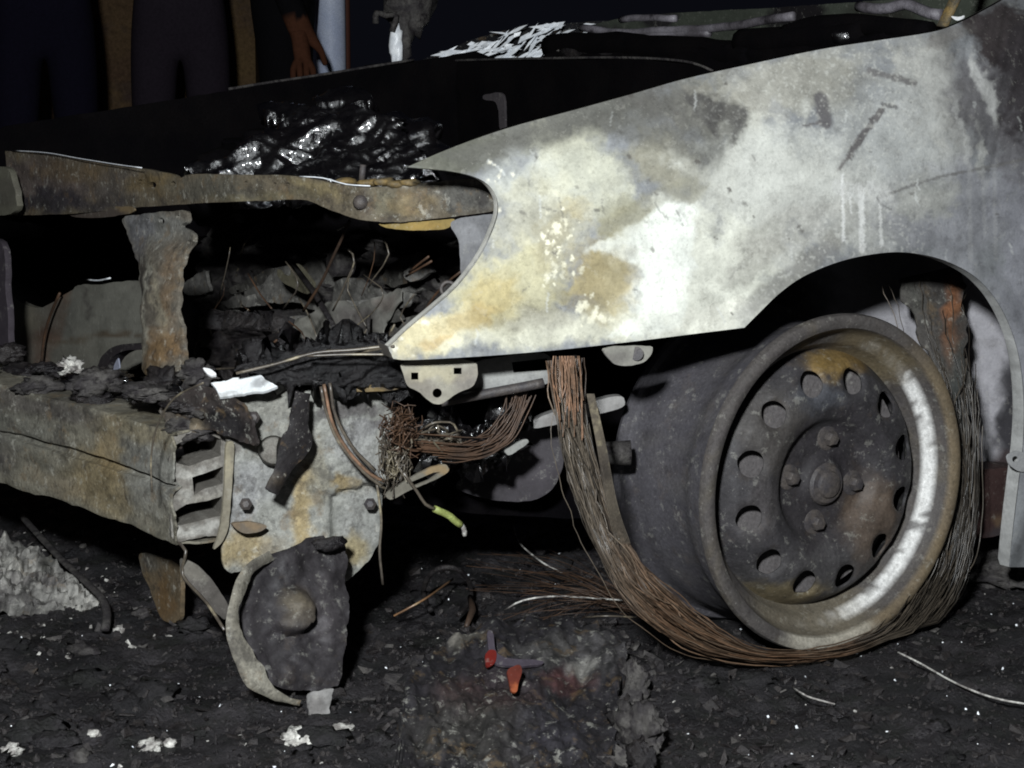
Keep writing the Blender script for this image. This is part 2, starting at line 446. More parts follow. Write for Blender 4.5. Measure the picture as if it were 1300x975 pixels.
def fender_paint(P):
    c = paint(P, GREY, [b[:7]+(b[7]*.8,) for b in fb], warp=.5, wscale=34, seed=12, mottle=.2, mscale=26)
    x, y = P[:, 0], P[:, 1]
    def stroke(pts, w, rgb, s=.9, rag=.4):
        nonlocal c
        pts = np.asarray(pts, float); d = np.full(len(P), 1e9)
        for a, b in zip(pts[:-1], pts[1:]):
            t = np.clip(((P-a) @ (b-a))/((b-a) @ (b-a)), 0, 1); d = np.minimum(d, np.hypot(*(P-a-t[:, None]*(b-a)).T))
        d = d+rag*w*fbm(x/6., y/6., 91, 3)
        k = (s*(1-sst(w*.75, w*1.25, d)))[:, None]; c = c*(1-k)+L(rgb)*k
    wx, wy = x+6*fbm(x/16., y/16., 301, 4)+3*fbm(x/4., y/4., 302, 2), y+6*fbm(x/16., y/16., 303, 4)+3*fbm(x/4., y/4., 304, 2)
    PW = np.stack([wx, wy], 1)
    def patch(poly, rgb, s=.8, soft=5.):
        nonlocal c
        pts = np.asarray(poly, float); d = np.full(len(P), 1e9)
        for a, b in zip(pts, np.roll(pts, -1, 0)):
            t = np.clip(((PW-a) @ (b-a))/((b-a) @ (b-a)), 0, 1); d = np.minimum(d, np.hypot(*(PW-a-t[:, None]*(b-a)).T))
        d = np.where(inside(PW, pts), d, -d); k = (s*sst(-soft, soft, d)*(.8+.35*fbm(x/11., y/11., 305, 4)))[:, None]; c = c*(1-k)+L(rgb)*k
    patch([(560, 196), (640, 168), (720, 148), (800, 130), (870, 112), (945, 132), (958, 150), (945, 170), (925, 188), (920, 200), (890, 215), (850, 192), (800, 178), (760, 168), (700, 182), (640, 200), (600, 215)], (94, 93, 88), .85, 10)
    patch([(865, 115), (905, 124), (952, 138), (950, 158), (938, 172), (932, 186), (926, 160), (914, 150), (912, 174), (898, 165), (880, 142)], (78, 76, 75), .85, 3)
    patch([(690, 215), (720, 188), (760, 186), (792, 216), (802, 250), (770, 275), (740, 282), (720, 252), (700, 244)], (186, 187, 174), .45, 10)
    patch([(740, 318), (800, 290), (845, 258), (858, 285), (884, 290), (878, 330), (872, 380), (864, 418), (800, 428), (770, 424), (806, 400), (822, 370), (816, 340), (780, 325)], (226, 228, 218), .8, 4)
    patch([(760, 296), (800, 262), (832, 236), (870, 224), (902, 234), (882, 258), (848, 256), (800, 286)], (138, 135, 118), .7, 5)
    patch([(945, 168), (980, 156), (1070, 172), (1062, 215), (1084, 250), (1000, 262), (960, 290), (930, 272), (938, 220)], (198, 199, 192), .6, 7)
    patch([(1000, 336), (960, 372), (930, 400), (945, 416), (965, 394), (1000, 364), (1060, 330), (1080, 300), (1050, 310)], (132, 131, 128), .6, 6)
    patch([(1090, 110), (1160, 90), (1190, 150), (1170, 215), (1120, 230), (1100, 190)], (182, 184, 182), .5, 10)
    stroke([(1042, 126), (1048, 155)], 9, (100, 97, 98), .9, .25); stroke([(1020, 160), (1042, 155)], 1.6, (104, 100, 100), .8)
    stroke([(1118, 140), (1097, 170), (1078, 198)], 4.5, (98, 94, 94), .9, .7); stroke([(1078, 198), (1064, 216)], 2.2, (112, 108, 106), .8)
    stroke([(1103, 90), (1135, 98), (1160, 106)], 4, (112, 109, 108), .8, .7); stroke([(1120, 132), (1138, 136)], 2.4, (100, 98, 98), .8)
    stroke([(1115, 252), (1150, 238), (1195, 224), (1250, 213), (1310, 200)], 1.8, (112, 110, 108), .75, .5)
    for q, (x0, y0, y1, w) in enumerate([(1069, 222, 304, 1.8), (1093, 240, 319, 3.4), (1117, 256, 312, 2.0), (1079, 250, 272, 1.2), (1230, 200, 330, 3), (1262, 210, 330, 2.4), (1248, 215, 300, 2)]):
        stroke([(x0, y0), (x0+2, y1)], w, (224, 224, 220) if q < 4 else (166, 166, 166), .9 if q < 4 else .4, .7)
    for q in range(5): stroke([(1062+14*q, 236+5*fbm(np.array([q*1.7]), np.array([.3]), 4, 2)[0]), (1076+13*q, 250)], 6, (210, 210, 206), .5, .9)
    r3 = np.random.default_rng(8)
    for q in range(46):                         # hairline scratches, runs and pits
        cx, cy = r3.uniform(560, 1300), r3.uniform(110, 430); a = r3.normal(1.3, .5); ln = r3.uniform(6, 30)
        stroke([(cx, cy), (cx+ln*.5*math.cos(a)+r3.normal(0, 2), cy+ln*.5*math.sin(a)), (cx+ln*math.cos(a), cy+ln*math.sin(a))], r3.uniform(.7, 1.4), (96, 94, 92) if q % 2 else (206, 208, 204), r3.uniform(.25, .6), .6)
    for q in range(40):
        cx, cy = r3.uniform(560, 1300), r3.uniform(100, 440); stroke([(cx, cy), (cx+r3.uniform(1, 4), cy+r3.uniform(0, 3))], r3.uniform(.8, 2.4), (84, 80, 76), r3.uniform(.4, .8), .8)
    # flaked white specks
    r2 = np.random.default_rng(5)
    for q in range(84):
        if q < 58: cx, cy = 706+r2.normal(0, 11)+.12*(q-29), 316+r2.uniform(-52, 52)
        else: cx, cy = 752+r2.normal(0, 12), 392+r2.normal(0, 13)
        rr = r2.gamma(2., .7)+.7; d = np.hypot((x-cx), (y-cy)*.7)+2.4*fbm(x/3., y/3., 61, 2)
        k = (r2.uniform(.3, .9)*(1-sst(rr*.7, rr*1.2, d)))[:, None]; c = c*(1-k)+L((232, 228, 204))*k
    for q in range(60):                         # crusted blisters near the cut edge
        t = r2.uniform(0, 1); cx, cy = (640-130*t+r2.normal(0, 12), 190+220*t**.8*1.1+r2.normal(0, 14)); rr = r2.uniform(1.5, 4)
        d = np.hypot(x-cx, y-cy)+1.5*fbm(x/3., y/3., 62, 2); k = (.7*(1-sst(rr*.7, rr*1.3, d)))[:, None]; c = c*(1-k)+L((226, 222, 204))*k
    big = 1+.22*fbm(x/70., y/60., 401, 5)+.10*fbm(x/13., y/13., 402, 4); c = c*(big*(.96-.04*sst(900, 1000, x)))[:, None]
    st = 1+.34*fbm(x/6.+y*.03, y/70., 33, 4)*sst(1180, 1240, x)*(1-sst(190, 230, y)); c = c*st[:, None]
    # speckled ash texture
    sp = fbm(x/3.2, y/3.2, 44, 2); k = (sst(.28, .5, sp)*.35*sst(850, 1000, x)*(1-sst(1150, 1200, x)))[:, None]; c = c*(1-k)+L((206, 206, 198))*k
    k = (sst(.3, .5, fbm(x/4., y/4., 46, 2))*.35)[:, None]; c = c*(1-k)+c*.6*k
    return c
V2, T = triangulate(densify(FO, 2.4), 2.4)
Vf = SF(V2); N = vnormals(Vf, T)
if (N*(Vf-CAM)).sum() < 0: T = T[:, ::-1]; N = -N
fc = fender_paint(V2)
W, Fc = thicken(Vf, T, .0014, N); Fc = [f[::-1] for f in Fc]
fender = link_mesh('front_fender', W, Fc, M_SHEET, car, True, np.concatenate([fc, fc*.4]), sharp=45)
fender['label'] = 'scorched grey front fender with cream and ochre heat stains'
def flange(name, edge, off1, off2, base, seed=1):
    e = SF(edge)+np.array([0, .0016, 0]); a = e+np.array(off1); b = a+np.array(off2); n = len(e)
    V = np.concatenate([e, a, b]); Q = []
    for r_ in range(2):
        for i in range(n-1): Q.append([r_*n+i, r_*n+i+1, (r_+1)*n+i+1, (r_+1)*n+i])
    n_ = len(V); dn = np.array([0, .0, .0014]) if abs(off1[1]) > abs(off1[2]) else np.array([0, .0014, 0])
    V = np.concatenate([V, V+dn]); Q2 = Q+[[i+n_ for i in q[::-1]] for q in Q]
    col = paint(np.concatenate([edge]*3), base, (), seed=seed, mottle=.3)
    link_mesh(name, V, Q2, M_SHEET, fender, True, np.concatenate([col, col]), sharp=40)
flange('wheel_arch_lip', arch_e, (0, .016, 0), (0, .004, .008), (160, 160, 158), 3)
flange('bottom_flange', low_e, (0, .022, .002), (0, .001, .006), (70, 66, 62), 4)
flange('headlight_edge', cut_e, (0.002, .010, 0), (.002, .004, 0), (196, 194, 186), 5)  # pale colour paints in the highlight along the cut edge
flange('hood_gutter_flange', top_e[22:], (0, .012, -.004), (0, .01, -.03), (90, 88, 84), 6)
# small tabs on the fender
ring = lambda cx, cy, r, k=14, ry=None: [(cx+r*math.cos(2*math.pi*i/k), cy+(ry or r)*math.sin(2*math.pi*i/k)) for i in range(k)]
sheet('mounting_tab', [(507, 458), (605, 455), (607, 478), (600, 492), (582, 498), (572, 505), (562, 513), (550, 513), (540, 505), (532, 497), (518, 492), (512, 476)], SYi([(500, .125), (610, .085)]), fender,
      (142, 138, 126), [(560, 475, 40, 10, 0, (166, 158, 132), .6), (525, 488, 30, 10, 20, (104, 98, 92), .6), (590, 480, 16, 18, 0, (108, 102, 100), .6)], cell=3.5, th=.002,
      holes=[[(522, 473), (531, 473), (531, 482), (522, 482)], [(576, 467), (586, 467), (586, 475), (576, 475)], ring(555, 499, 6)], seed=5)
tab2 = sheet('liner_tab', [(762, 440), (828, 438), (828, 448), (820, 459), (805, 464), (782, 464), (772, 455)], SY(.0), fender, (142, 140, 132), [(780, 455, 14, 10, 0, (112, 108, 104), .7)], cell=3.5, th=.002, seed=6)
v, f = tube_geo([at(808, 449, SY(-.002)), at(808, 449, SY(.004))], .008, 14); link_mesh('bolt', v, f, M_LUG, tab2, sharp=40)
tab3 = sheet('liner_clip', [(1278, 578), (1290, 572), (1302, 575), (1302, 600), (1292, 598), (1281, 590)], SY(-.024), fender, (160, 160, 160), cell=2.5, th=.002, holes=[ring(1289, 583, 4)], seed=8)
sheet('headlight_bracket', [(570, 283), (585, 276), (640, 270), (640, 300), (600, 350), (588, 362), (584, 335), (583, 306)], SYi([(560, .17), (650, .06)]), fender, (118, 118, 120), [(600, 300, 20, 14, 0, (140, 140, 142), .6), (590, 350, 10, 14, 0, (90, 88, 88), .7)], cell=4, seed=9, warp3=.003)
v, f = [], []
for q in range(1):
    c0 = at(569, 367, SY(.09)); th = np.linspace(0, 2*math.pi, 20)
    link_mesh('eyelet', *tube_geo([c0+.008*(math.cos(t)*RV+math.sin(t)*UV) for t in th], .0022, 6, False), M_LUG, fender)

# ------------------------------------------------------------------ front wheel (bare steel rim)
wheel = empty('front_wheel', (0, .09, .21)); hang(wheel, car); wheel.location = (0, .09, .21)
WC = np.array([0, 0, .21])
def lathe(name, prof, parent, colf, seg=160, material=None, sharp=35):
    prof = np.asarray(prof, float); a = np.linspace(0, 2*math.pi, seg, endpoint=False); V = []; C_ = []
    for r, y in prof:
        V.append(np.stack([r*np.cos(a), np.full(seg, y), r*np.sin(a)], 1)+WC)
        C_.append(colf(a, r, y))
    V = np.concatenate(V); n = len(prof); Q = []
    for i in range(n-1):
        for k in range(seg):
            b = (k+1) % seg; Q.append([i*seg+k, i*seg+b, (i+1)*seg+b, (i+1)*seg+k])
    return link_mesh(name, V, Q, material or M_WHEEL, parent, True, np.concatenate(C_), sharp=sharp)
def rim_col(a, r, y):
    x = np.degrees(a) % 360; c = np.tile(L((76, 72, 70)), (len(a), 1)); w = fbm(np.cos(a)*4+y*30, np.sin(a)*4+r*25, 6, 4); w2 = fbm(np.cos(a)*14+y*90, np.sin(a)*14+r*80, 7, 4)
    def mixc(k, rgb):
        nonlocal c; k = np.clip(k, 0, 1)[:, None]; c = c*(1-k)+L(rgb)*k
    if y > .065 or (r > .19 and y > .022): c = np.tile(L((68, 66, 70)), (len(a), 1)); mixc(sst(.1, .5, w)*.5, (82, 79, 78)); mixc(sst(.2, .5, w2)*.5, (48, 45, 48))
    else:
        mixc(sst(.0, .5, w)*.40, (92, 84, 68)); mixc(sst(.1, .5, w2)*.6, (58, 54, 54))
        d = np.minimum(abs(x-345), abs(x+360-345)); d = np.minimum(d, abs(x-360-345))   # chalky white ash arc, with the directly lit inner wall painted in
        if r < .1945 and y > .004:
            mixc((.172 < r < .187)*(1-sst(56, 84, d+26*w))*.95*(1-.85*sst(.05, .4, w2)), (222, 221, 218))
            mixc((1-sst(14, 24, abs(x-62)+8*w))*.5, (108, 94, 64)); mixc((1-sst(20, 40, abs(x-262)+12*w))*.35, (128, 118, 94))
        elif r >= .1945: mixc((1-sst(50, 80, d+14*w))*.35, (140, 120, 84)); mixc((1-sst(16, 26, abs(x-268)+8*w))*.7, (170, 164, 150))
    return c*(1+.3*w2)[:, None]
TH = .0028
outer = [(.164, .052), (.168, .046), (.172, .036), (.176, .029), (.184, .025), (.1895, .018), (.193, .008), (.1955, .001), (.200, -.0015), (.206, -.002), (.2115, .001), (.2135, .006), (.213, .010), (.209, .0115)]
back = [(.204, .012), (.2005, .017), (.1985, .024), (.1975, .045), (.196, .055), (.193, .060), (.192, .075), (.1925, .120), (.195, .126), (.1965, .150), (.1985, .170), (.203, .176), (.210, .178), (.2125, .184), (.211, .190), (.204, .191), (.196, .186), (.192, .17), (.186, .12), (.18, .075), (.17, .06), (.164, .052)]
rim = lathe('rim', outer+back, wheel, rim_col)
# stamped disc with real holes, profile by radius
def disc_y(r):
    return np.interp(r, [0, .026, .030, .036, .066, .073, .082, .10, .125, .145, .156, .1645, .17], [.026, .026, .030, .034, .034, .030, .018, .012, .013, .022, .036, .0525, .0525])
circ = lambda cx, cz, r, k: np.array([(cx+r*math.cos(2*math.pi*i/k), cz+r*math.sin(2*math.pi*i/k)) for i in range(k)])
holes = [circ(.130*math.cos(math.radians(14+30*k)), .130*math.sin(math.radians(14+30*k)), .0165, 28) for k in range(12)]
D2, T = triangulate(circ(0, 0, .1645, 150), .0042, holes)
rr = np.hypot(D2[:, 0], D2[:, 1]); dy = disc_y(rr)
for h in range(12):                                    # each hole has a pressed-in rolled rim
    cx, cz = .130*math.cos(math.radians(14+30*h)), .130*math.sin(math.radians(14+30*h)); dd = np.hypot(D2[:, 0]-cx, D2[:, 1]-cz)
    dy = dy+.0035*np.exp(-((dd-.0165)/.0035)**2)
Vd = np.stack([D2[:, 0], dy, D2[:, 1]], 1)+WC; N = vnormals(Vd, T)
if N[:, 1].sum() < 0: T = T[:, ::-1]; N = -N
W, Fc = thicken(Vd, T, .003, N); Fc = [f[::-1] for f in Fc]
ang = np.arctan2(D2[:, 1], D2[:, 0])
dc = paint(D2*1000, (52, 50, 52), [(0, -120, 120, 50, 0, (70, 68, 68), .6), (-90, 70, 50, 60, 0, (72, 68, 64), .6), (0, 0, 80, 80, 0, (46, 43, 45), .85, .2), (40, 40, 60, 60, 0, (44, 41, 44), .6),
                                      (30, 150, 60, 18, 0, (128, 104, 58), .8), (80, -60, 40, 60, 0, (96, 80, 64), .5), (-60, -140, 60, 20, 0, (118, 104, 70), .5), (-110, -20, 30, 40, 0, (78, 74, 74), .6), (-20, 110, 40, 20, 0, (76, 78, 84), .6)], warp=.4, wscale=40, seed=31, mottle=.28, mscale=20)
disc = link_mesh('wheel_disc', W, Fc, M_WHEEL, wheel, True, np.concatenate([dc, dc*.5]), sharp=40)
# hub cap stub and four lug nuts
def knob(name, cx, cz, y0, prof, parent, seg=24, material=M_LUG):
    V = []; Q = []
    for r, y in prof:
        for k in range(seg):
            a = 2*math.pi*k/seg; V.append((cx+r*math.cos(a), y0+y, cz+r*math.sin(a)+.21))
    n = len(prof)
    for i in range(n-1):
        for k in range(seg): b = (k+1) % seg; Q.append([i*seg+k, (i+1)*seg+k, (i+1)*seg+b, i*seg+b])
    Q.append([(n-1)*seg+k for k in range(seg)][::-1])
    return link_mesh(name, V, Q, material, parent, sharp=35)
knob('hub_stub', .002, -.004, .030, [(.027, 0), (.027, -.004), (.024, -.008), (.018, -.009), (.016, -.013), (.011, -.015), (.002, -.016)], wheel)
for a in (170, 80, -10, -100):
    cx, cz = .054*math.cos(math.radians(a)), .054*math.sin(math.radians(a))
    nut = knob('lug_boss', cx, cz, .036, [(.017, 0), (.016, -.003), (.013, -.004)], wheel)
    knob('lug_nut', cx, cz, .030, [(.0095, 0), (.0095, -.007), (.0075, -.010), (.003, -.011)], nut, seg=6)
# brake disc / hub behind the holes
Vb = []
lathe('brake_disc', [(.02, .046), (.146, .046), (.148, .048), (.148, .058), (.02, .058)], wheel, lambda a, r, y: np.tile(L((96, 92, 92)), (len(a), 1)), seg=64)

# ------------------------------------------------------------------ steel cord left by the burnt tyre
def cord_pts():
    pts = [(718, 456, .02, 34), (724, 520, .015, 34), (740, 585, .01, 33), (762, 655, .0, 32), (788, 712, -.015, 34), (828, 765, -.03, 38), (885, 808, -.04, 30), (950, 831, -.045, 16), (1012, 835, -.045, 12), (1082, 828, -.035, 18), (1146, 803, -.005, 32), (1194, 742, .015, 42), (1217, 660, .025, 32), (1222, 580, .03, 30), (1212, 490, .05, 50), (1196, 425, .085, 70), (1182, 352, .13, 84)]
    return curve([(a, b, c, d) for a, b, c, d in pts], 9.)
CP = cord_pts()
tg = np.gradient(CP[:, :2], axis=0); tg /= np.linalg.norm(tg, axis=1)[:, None]; nrm = np.stack([-tg[:, 1], tg[:, 0]], 1)
def cord_strand(i, r_):
    g_ = i % 9; o = -.95+1.9*g_/8+r_.normal(0, .10); t = np.arange(len(CP)); s0 = 0; s1 = len(CP)
    o = o+.55*fbm(t/15., np.full(len(t), g_*3.7), 3, 2)+.26*fbm(t/7., np.full(len(t), i*5.1), 9, 3)+.14*fbm(t/2., np.full(len(t), i*5.1), 10, 2)
    if r_.random() < .10: o = o+r_.choice([-1, 1])*sst(0, 1, np.abs(fbm(t/22., np.full(len(t), i*2.3), 19, 2))*2)*r_.uniform(.4, 1.4)
    if r_.random() < .45: s0 = r_.integers(0, len(CP)//3)
    s1 = int(len(CP)*r_.uniform(.68, .92)) if r_.random() < .86 else len(CP)
    if s1-s0 < 12: s0, s1 = 0, len(CP)
    px = CP[:, :2]+nrm*(o*CP[:, 3]*.5)[:, None]
    yy = CP[:, 2]+.010*fbm(t/9., np.full(len(t), i*7.3+2), 5, 2)+.012*fbm(t/14., np.full(len(t), g_*4.9), 6, 2)+r_.uniform(0, .012)
    P3 = np.concatenate([SY(0)([p]) if False else SY(y)([p]) for p, y in zip(px[s0:s1], yy[s0:s1])])
    P3[:, 2] = np.maximum(P3[:, 2], .002+r_.uniform(0, .008))
    v, f = tube_geo(P3, r_.uniform(.0005, .0009), 4, False); pp = np.repeat(px[s0:s1], 4, 0)
    k = r_.uniform(.3, 1.5); c = np.tile(L((84, 76, 66)), (len(pp), 1)); rs_ = sst(740, 860, pp[:, 0])*(1-sst(1060, 1130, pp[:, 0])); rs_ = np.maximum(rs_, (1-sst(470, 540, pp[:, 1]))*(pp[:, 0] < 800)*.9)*r_.uniform(.3, 1)
    c = c*(1-rs_[:, None])+L((104, 78, 58))*rs_[:, None]; dk = sst(1120, 1180, pp[:, 0])[:, None]*.5
    return v, f, c*k*(1-dk)*(1+.5*fbm(pp[:, 0]/9., pp[:, 1]/9.+i, 3, 2))[:, None]
r_ = np.random.default_rng(3)
A = [cord_strand(i, r_) for i in range(190)]
o = link_mesh('tyre_cord_bundle', *merge([a[:2] for a in A]), M_CORD, wheel, True, np.concatenate([a[2] for a in A])); o['kind'] = 'stuff'
# charred belt ply that still holds the cords together
def ribbon(name, rows, parent, base, blobs=(), th=.003, material=None, seed=1, sub=6, warp3=.003):
    """rows: (px,py,y, halfwidth px) centre line"""
    c = curve(rows, 7.); t_ = np.gradient(c[:, :2], axis=0); t_ /= np.linalg.norm(t_, axis=1)[:, None]; n_ = np.stack([-t_[:, 1], t_[:, 0]], 1)
    V2 = []; V = []
    for k in range(sub+1):
        o = (k/sub*2-1)
        e = c[:, 3]*(1+ (.42*fbm(np.arange(len(c))/4., np.full(len(c), o*4.), seed, 3) if abs(o) == 1 else 0))
        p = c[:, :2]+n_*(o*e)[:, None]; V2.append(p)
        V.append(np.concatenate([SY(y+.003*o*o)([q]) for q, y in zip(p, c[:, 2])]))
    V2, V = np.concatenate(V2), np.concatenate(V); n = len(c); T = []
    for k in range(sub):
        for i in range(n-1): a = k*n+i; T += [[a, a+1, a+n+1], [a, a+n+1, a+n]]
    T = np.array(T); N = vnormals(V, T)
    if (N*(V-CAM)).sum() < 0: T = T[:, ::-1]; N = -N
    V = V+N*(warp3*fbm(V2[:, 0]/18., V2[:, 1]/18., seed+3, 3))[:, None]
    W, Fc = thicken(V, T, th, N); Fc = [f[::-1] for f in Fc]
    col = paint(V2, base, blobs, seed=seed, mottle=.3, mscale=14)
    return link_mesh(name, W, Fc, material or M_STEEL, parent, True, np.concatenate([col, col*.6]), sharp=50)
ribbon('tyre_belt', [(1180, 345, .135, 36), (1192, 400, .10, 34), (1208, 470, .065, 22), (1216, 560, .045, 15), (1211, 640, .035, 15), (1196, 705, .025, 16), (1170, 760, .012, 9)], wheel, (74, 71, 68),
       [(1208, 400, 8, 60, 0, (118, 80, 54), .9, .4), (1206, 380, 4, 40, 0, (140, 94, 66), .6), (1160, 370, 16, 40, 0, (84, 84, 78), .6), (1215, 560, 20, 120, 0, (62, 66, 64), .7)], seed=5)
ribbon('tyre_belt', [(718, 452, .03, 13), (724, 520, .028, 11), (738, 585, .026, 9), (758, 645, .02, 9), (782, 705, .01, 11), (826, 764, -.01, 14), (880, 804, -.022, 8)], wheel, (24, 21, 20), th=.001, seed=8)
ls = []
for i in range(22):     # loose cord ends along the right of the wheel and by the copper-bright top
    x0 = r_.uniform(700, 736); ls.append(tube_geo(SY(.005)(curve([(x0, 452), (x0+r_.uniform(-3, 8), 480), (x0+r_.uniform(0, 10), r_.uniform(490, 560))], 8)), .0007, 4, False))
o = link_mesh('bright_cord_end', *merge(ls), M_COPPER, wheel); o['kind'] = 'stuff'
ls = []
for i in range(10): 
    ls.append(tube_geo(SYi([(700, .0), (820, -.02)])(curve([(745+i, 500), (757+2*i*.6, 560), (770+1.5*i, 640), (782+2*i, 690)], 8)), .0006, 4, False))
o = link_mesh('loose_cord', *merge(ls), M_WIREG, wheel); o['kind'] = 'stuff'

# ------------------------------------------------------------------ wheel well and hidden structure
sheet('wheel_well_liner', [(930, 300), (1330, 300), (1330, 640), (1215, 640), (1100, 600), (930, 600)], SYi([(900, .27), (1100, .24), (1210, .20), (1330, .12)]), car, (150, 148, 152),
      [(950, 380, 90, 120, 0, (40, 38, 40), .9), (1288, 520, 20, 110, 4, (34, 32, 36), .95, .3), (1290, 600, 70, 22, 0, (60, 50, 50), .9), (1250, 620, 60, 40, 0, (46, 36, 36), .95, .3), (1245, 440, 40, 4, 0, (130, 128, 130), .6), (1240, 420, 30, 3, 3, (128, 126, 128), .6)], cell=7, seed=11, warp3=.004, mottle=.14)  # left dark blob paints the shade behind the arch; the others are soot and rust
sheet('inner_sill', [(1190, 600), (1330, 590), (1330, 660), (1285, 676), (1250, 684), (1190, 682)], SY(.10), car, (62, 46, 44), [(1270, 660, 12, 8, 0, (110, 90, 70), .7), (1290, 670, 40, 10, -10, (60, 58, 60), .7)], cell=7, th=.05, seed=12, warp3=.004)
sheet('apron_shade_sheet', [(588, 300), (960, 300), (960, 640), (880, 665), (640, 655), (500, 640), (500, 470), (588, 440)], SYi([(470, .36), (960, .30)]), car, (17, 15, 17), [(640, 600, 80, 40, 0, (24, 22, 24), .6)], cell=14, th=.003, seed=13, warp3=.01, material=M_SOOT_SHADE, rnd=0)  # black sheet added so the void behind the fender stays dark
# lower rail behind the tab, arm, splash shield
sheet('lower_rail', [(590, 462), (640, 452), (700, 446), (705, 486), (660, 494), (585, 508), (560, 506)], SYi([(560, .17), (710, .10)]), car, (128, 128, 126), [(640, 475, 50, 12, -8, (146, 146, 142), .6)], cell=5, seed=14,
      holes=[[(650, 460), (695, 455), (695, 470), (652, 473)]])
v, f = tube_geo(SYi([(560, .16), (710, .10)])(curve([(560, 510), (600, 503), (660, 492), (690, 486)], 8)), .006, 8); link_mesh('rail_edge', v, f, M_LUG, car)
sheet('control_arm', [(672, 535), (700, 524), (735, 514), (790, 500), (796, 516), (760, 526), (735, 532), (700, 540), (676, 545)], SYi([(660, .2), (800, .14)]), car, (134, 132, 130), [(700, 535, 14, 5, 0, (110, 106, 104), .6)], cell=5, th=.02, seed=15, warp3=.003)
sheet('splash_shield', [(590, 600), (620, 560), (660, 543), (712, 536), (718, 580), (705, 620), (680, 636), (640, 638), (600, 630), (575, 620)], SYi([(560, .33), (720, .24)]), car, (58, 55, 58), [(660, 600, 50, 30, 0, (66, 62, 66), .6), (610, 600, 40, 30, 0, (26, 24, 26), .7)], cell=6, seed=16, warp3=.006)
v, f = tube_geo([at(758, 575, SY(.14)), at(800, 575, SY(.12))], [.013, .016], 12); link_mesh('ball_joint', v, f, M_GREYCHAR, car)

# ------------------------------------------------------------------ upper radiator support
TB = SXi([(660, -.40), (560, -.45), (460, -.52), (300, -.58), (0, -.60), (-60, -.60)])
tie = sheet('radiator_support', [(-60, 190), (20, 192), (60, 196), (100, 203), (150, 211), (190, 215), (222, 222), (226, 228), (240, 220), (300, 222), (350, 222), (380, 224), (420, 232), (455, 238), (500, 237), (560, 230), (600, 226), (650, 226), (650, 264), (600, 272), (560, 277), (500, 283), (460, 280), (430, 270), (400, 258), (385, 253), (330, 255), (250, 258), (190, 262), (140, 267), (90, 272), (-60, 275)],
      TB, car, (92, 84, 70), [(60, 230, 80, 30, 4, (82, 72, 72), .7), (100, 220, 50, 16, 5, (104, 88, 64), .6), (150, 235, 40, 20, 0, (86, 82, 78), .6), (195, 235, 30, 16, 0, (104, 88, 58), .7), (270, 240, 60, 14, 0, (84, 82, 74), .7), (60, 258, 90, 12, 2, (40, 38, 46), .8), (330, 252, 70, 6, 0, (98, 92, 72), .6), (400, 240, 40, 10, 15, (128, 116, 86), .7), (480, 258, 40, 16, 0, (100, 96, 80), .7), (590, 250, 40, 20, 0, (78, 78, 76), .8), (520, 260, 30, 10, 0, (112, 96, 66), .6), (560, 232, 60, 5, -3, (140, 136, 126), .7), (460, 258, 14, 14, 0, (70, 60, 52), .8)],
      cell=4.5, th=.006, seed=20, warp3=.004, wsc=.03, mottle=.35, mscale=14, material=M_STEEL,
      holes=[ring(193, 235, 4.4, 10), ring(220, 233, 3, 8), ring(177, 230, 2.2, 8), ring(312, 232, 2.2, 8), ring(348, 234, 2.6, 8), ring(364, 234, 2.6, 8)])
knob2 = at(458, 257, TB)
v, f = tube_geo([knob2+DV*.004, knob2-DV*.006, knob2-DV*.009], [.010, .008, .003], 12); link_mesh('bolt', v, f, M_LUG, tie)
sheet('support_lower_lip', [(478, 284), (500, 284), (560, 279), (580, 277), (570, 291), (530, 293), (490, 290)], SXi([(660, -.39), (460, -.51)]), tie, (128, 110, 66), [(540, 288, 20, 5, 0, (150, 124, 70), .6)], cell=4, seed=21)
sheet('support_bracket', [(-30, 215), (10, 210), (18, 240), (22, 272), (-30, 276)], SX(-.63), tie, (100, 98, 86), [(5, 245, 15, 20, 0, (80, 76, 70), .6)], cell=5, th=.01, seed=22, warp3=.003)
sheet('support_far_lip', [(85, 268), (140, 262), (170, 262), (172, 270), (130, 277), (90, 276)], SX(-.59), tie, (74, 66, 60), [(155, 266, 16, 4, 0, (128, 110, 80), .7)], cell=5, seed=23)
wire('support_edge_glint', [(15, 191), (60, 194), (100, 201), (150, 209), (180, 213)], SX(-.605), .0007, M_GLASS_GLINT, tie)  # thin white tubes drawn as highlights on the support's top edge
wire('support_edge_glint', [(380, 224), (410, 226), (440, 234), (470, 236)], TB, .0008, M_GLASS_GLINT, tie)
for q, (x, y) in enumerate([(440, 230), (470, 232), (490, 231), (505, 234), (520, 232)]): lump('rust_flake', at(x, y, SXi([(660, -.40), (460, -.51)])), (.014, .01, .005), M_OCHRE, tie, q, 2)
v, f = tube_geo([at(459, 232, SX(-.5)), at(461, 209, SX(-.5))], .004, 8); link_mesh('support_stud', v, f, M_LUG, tie)

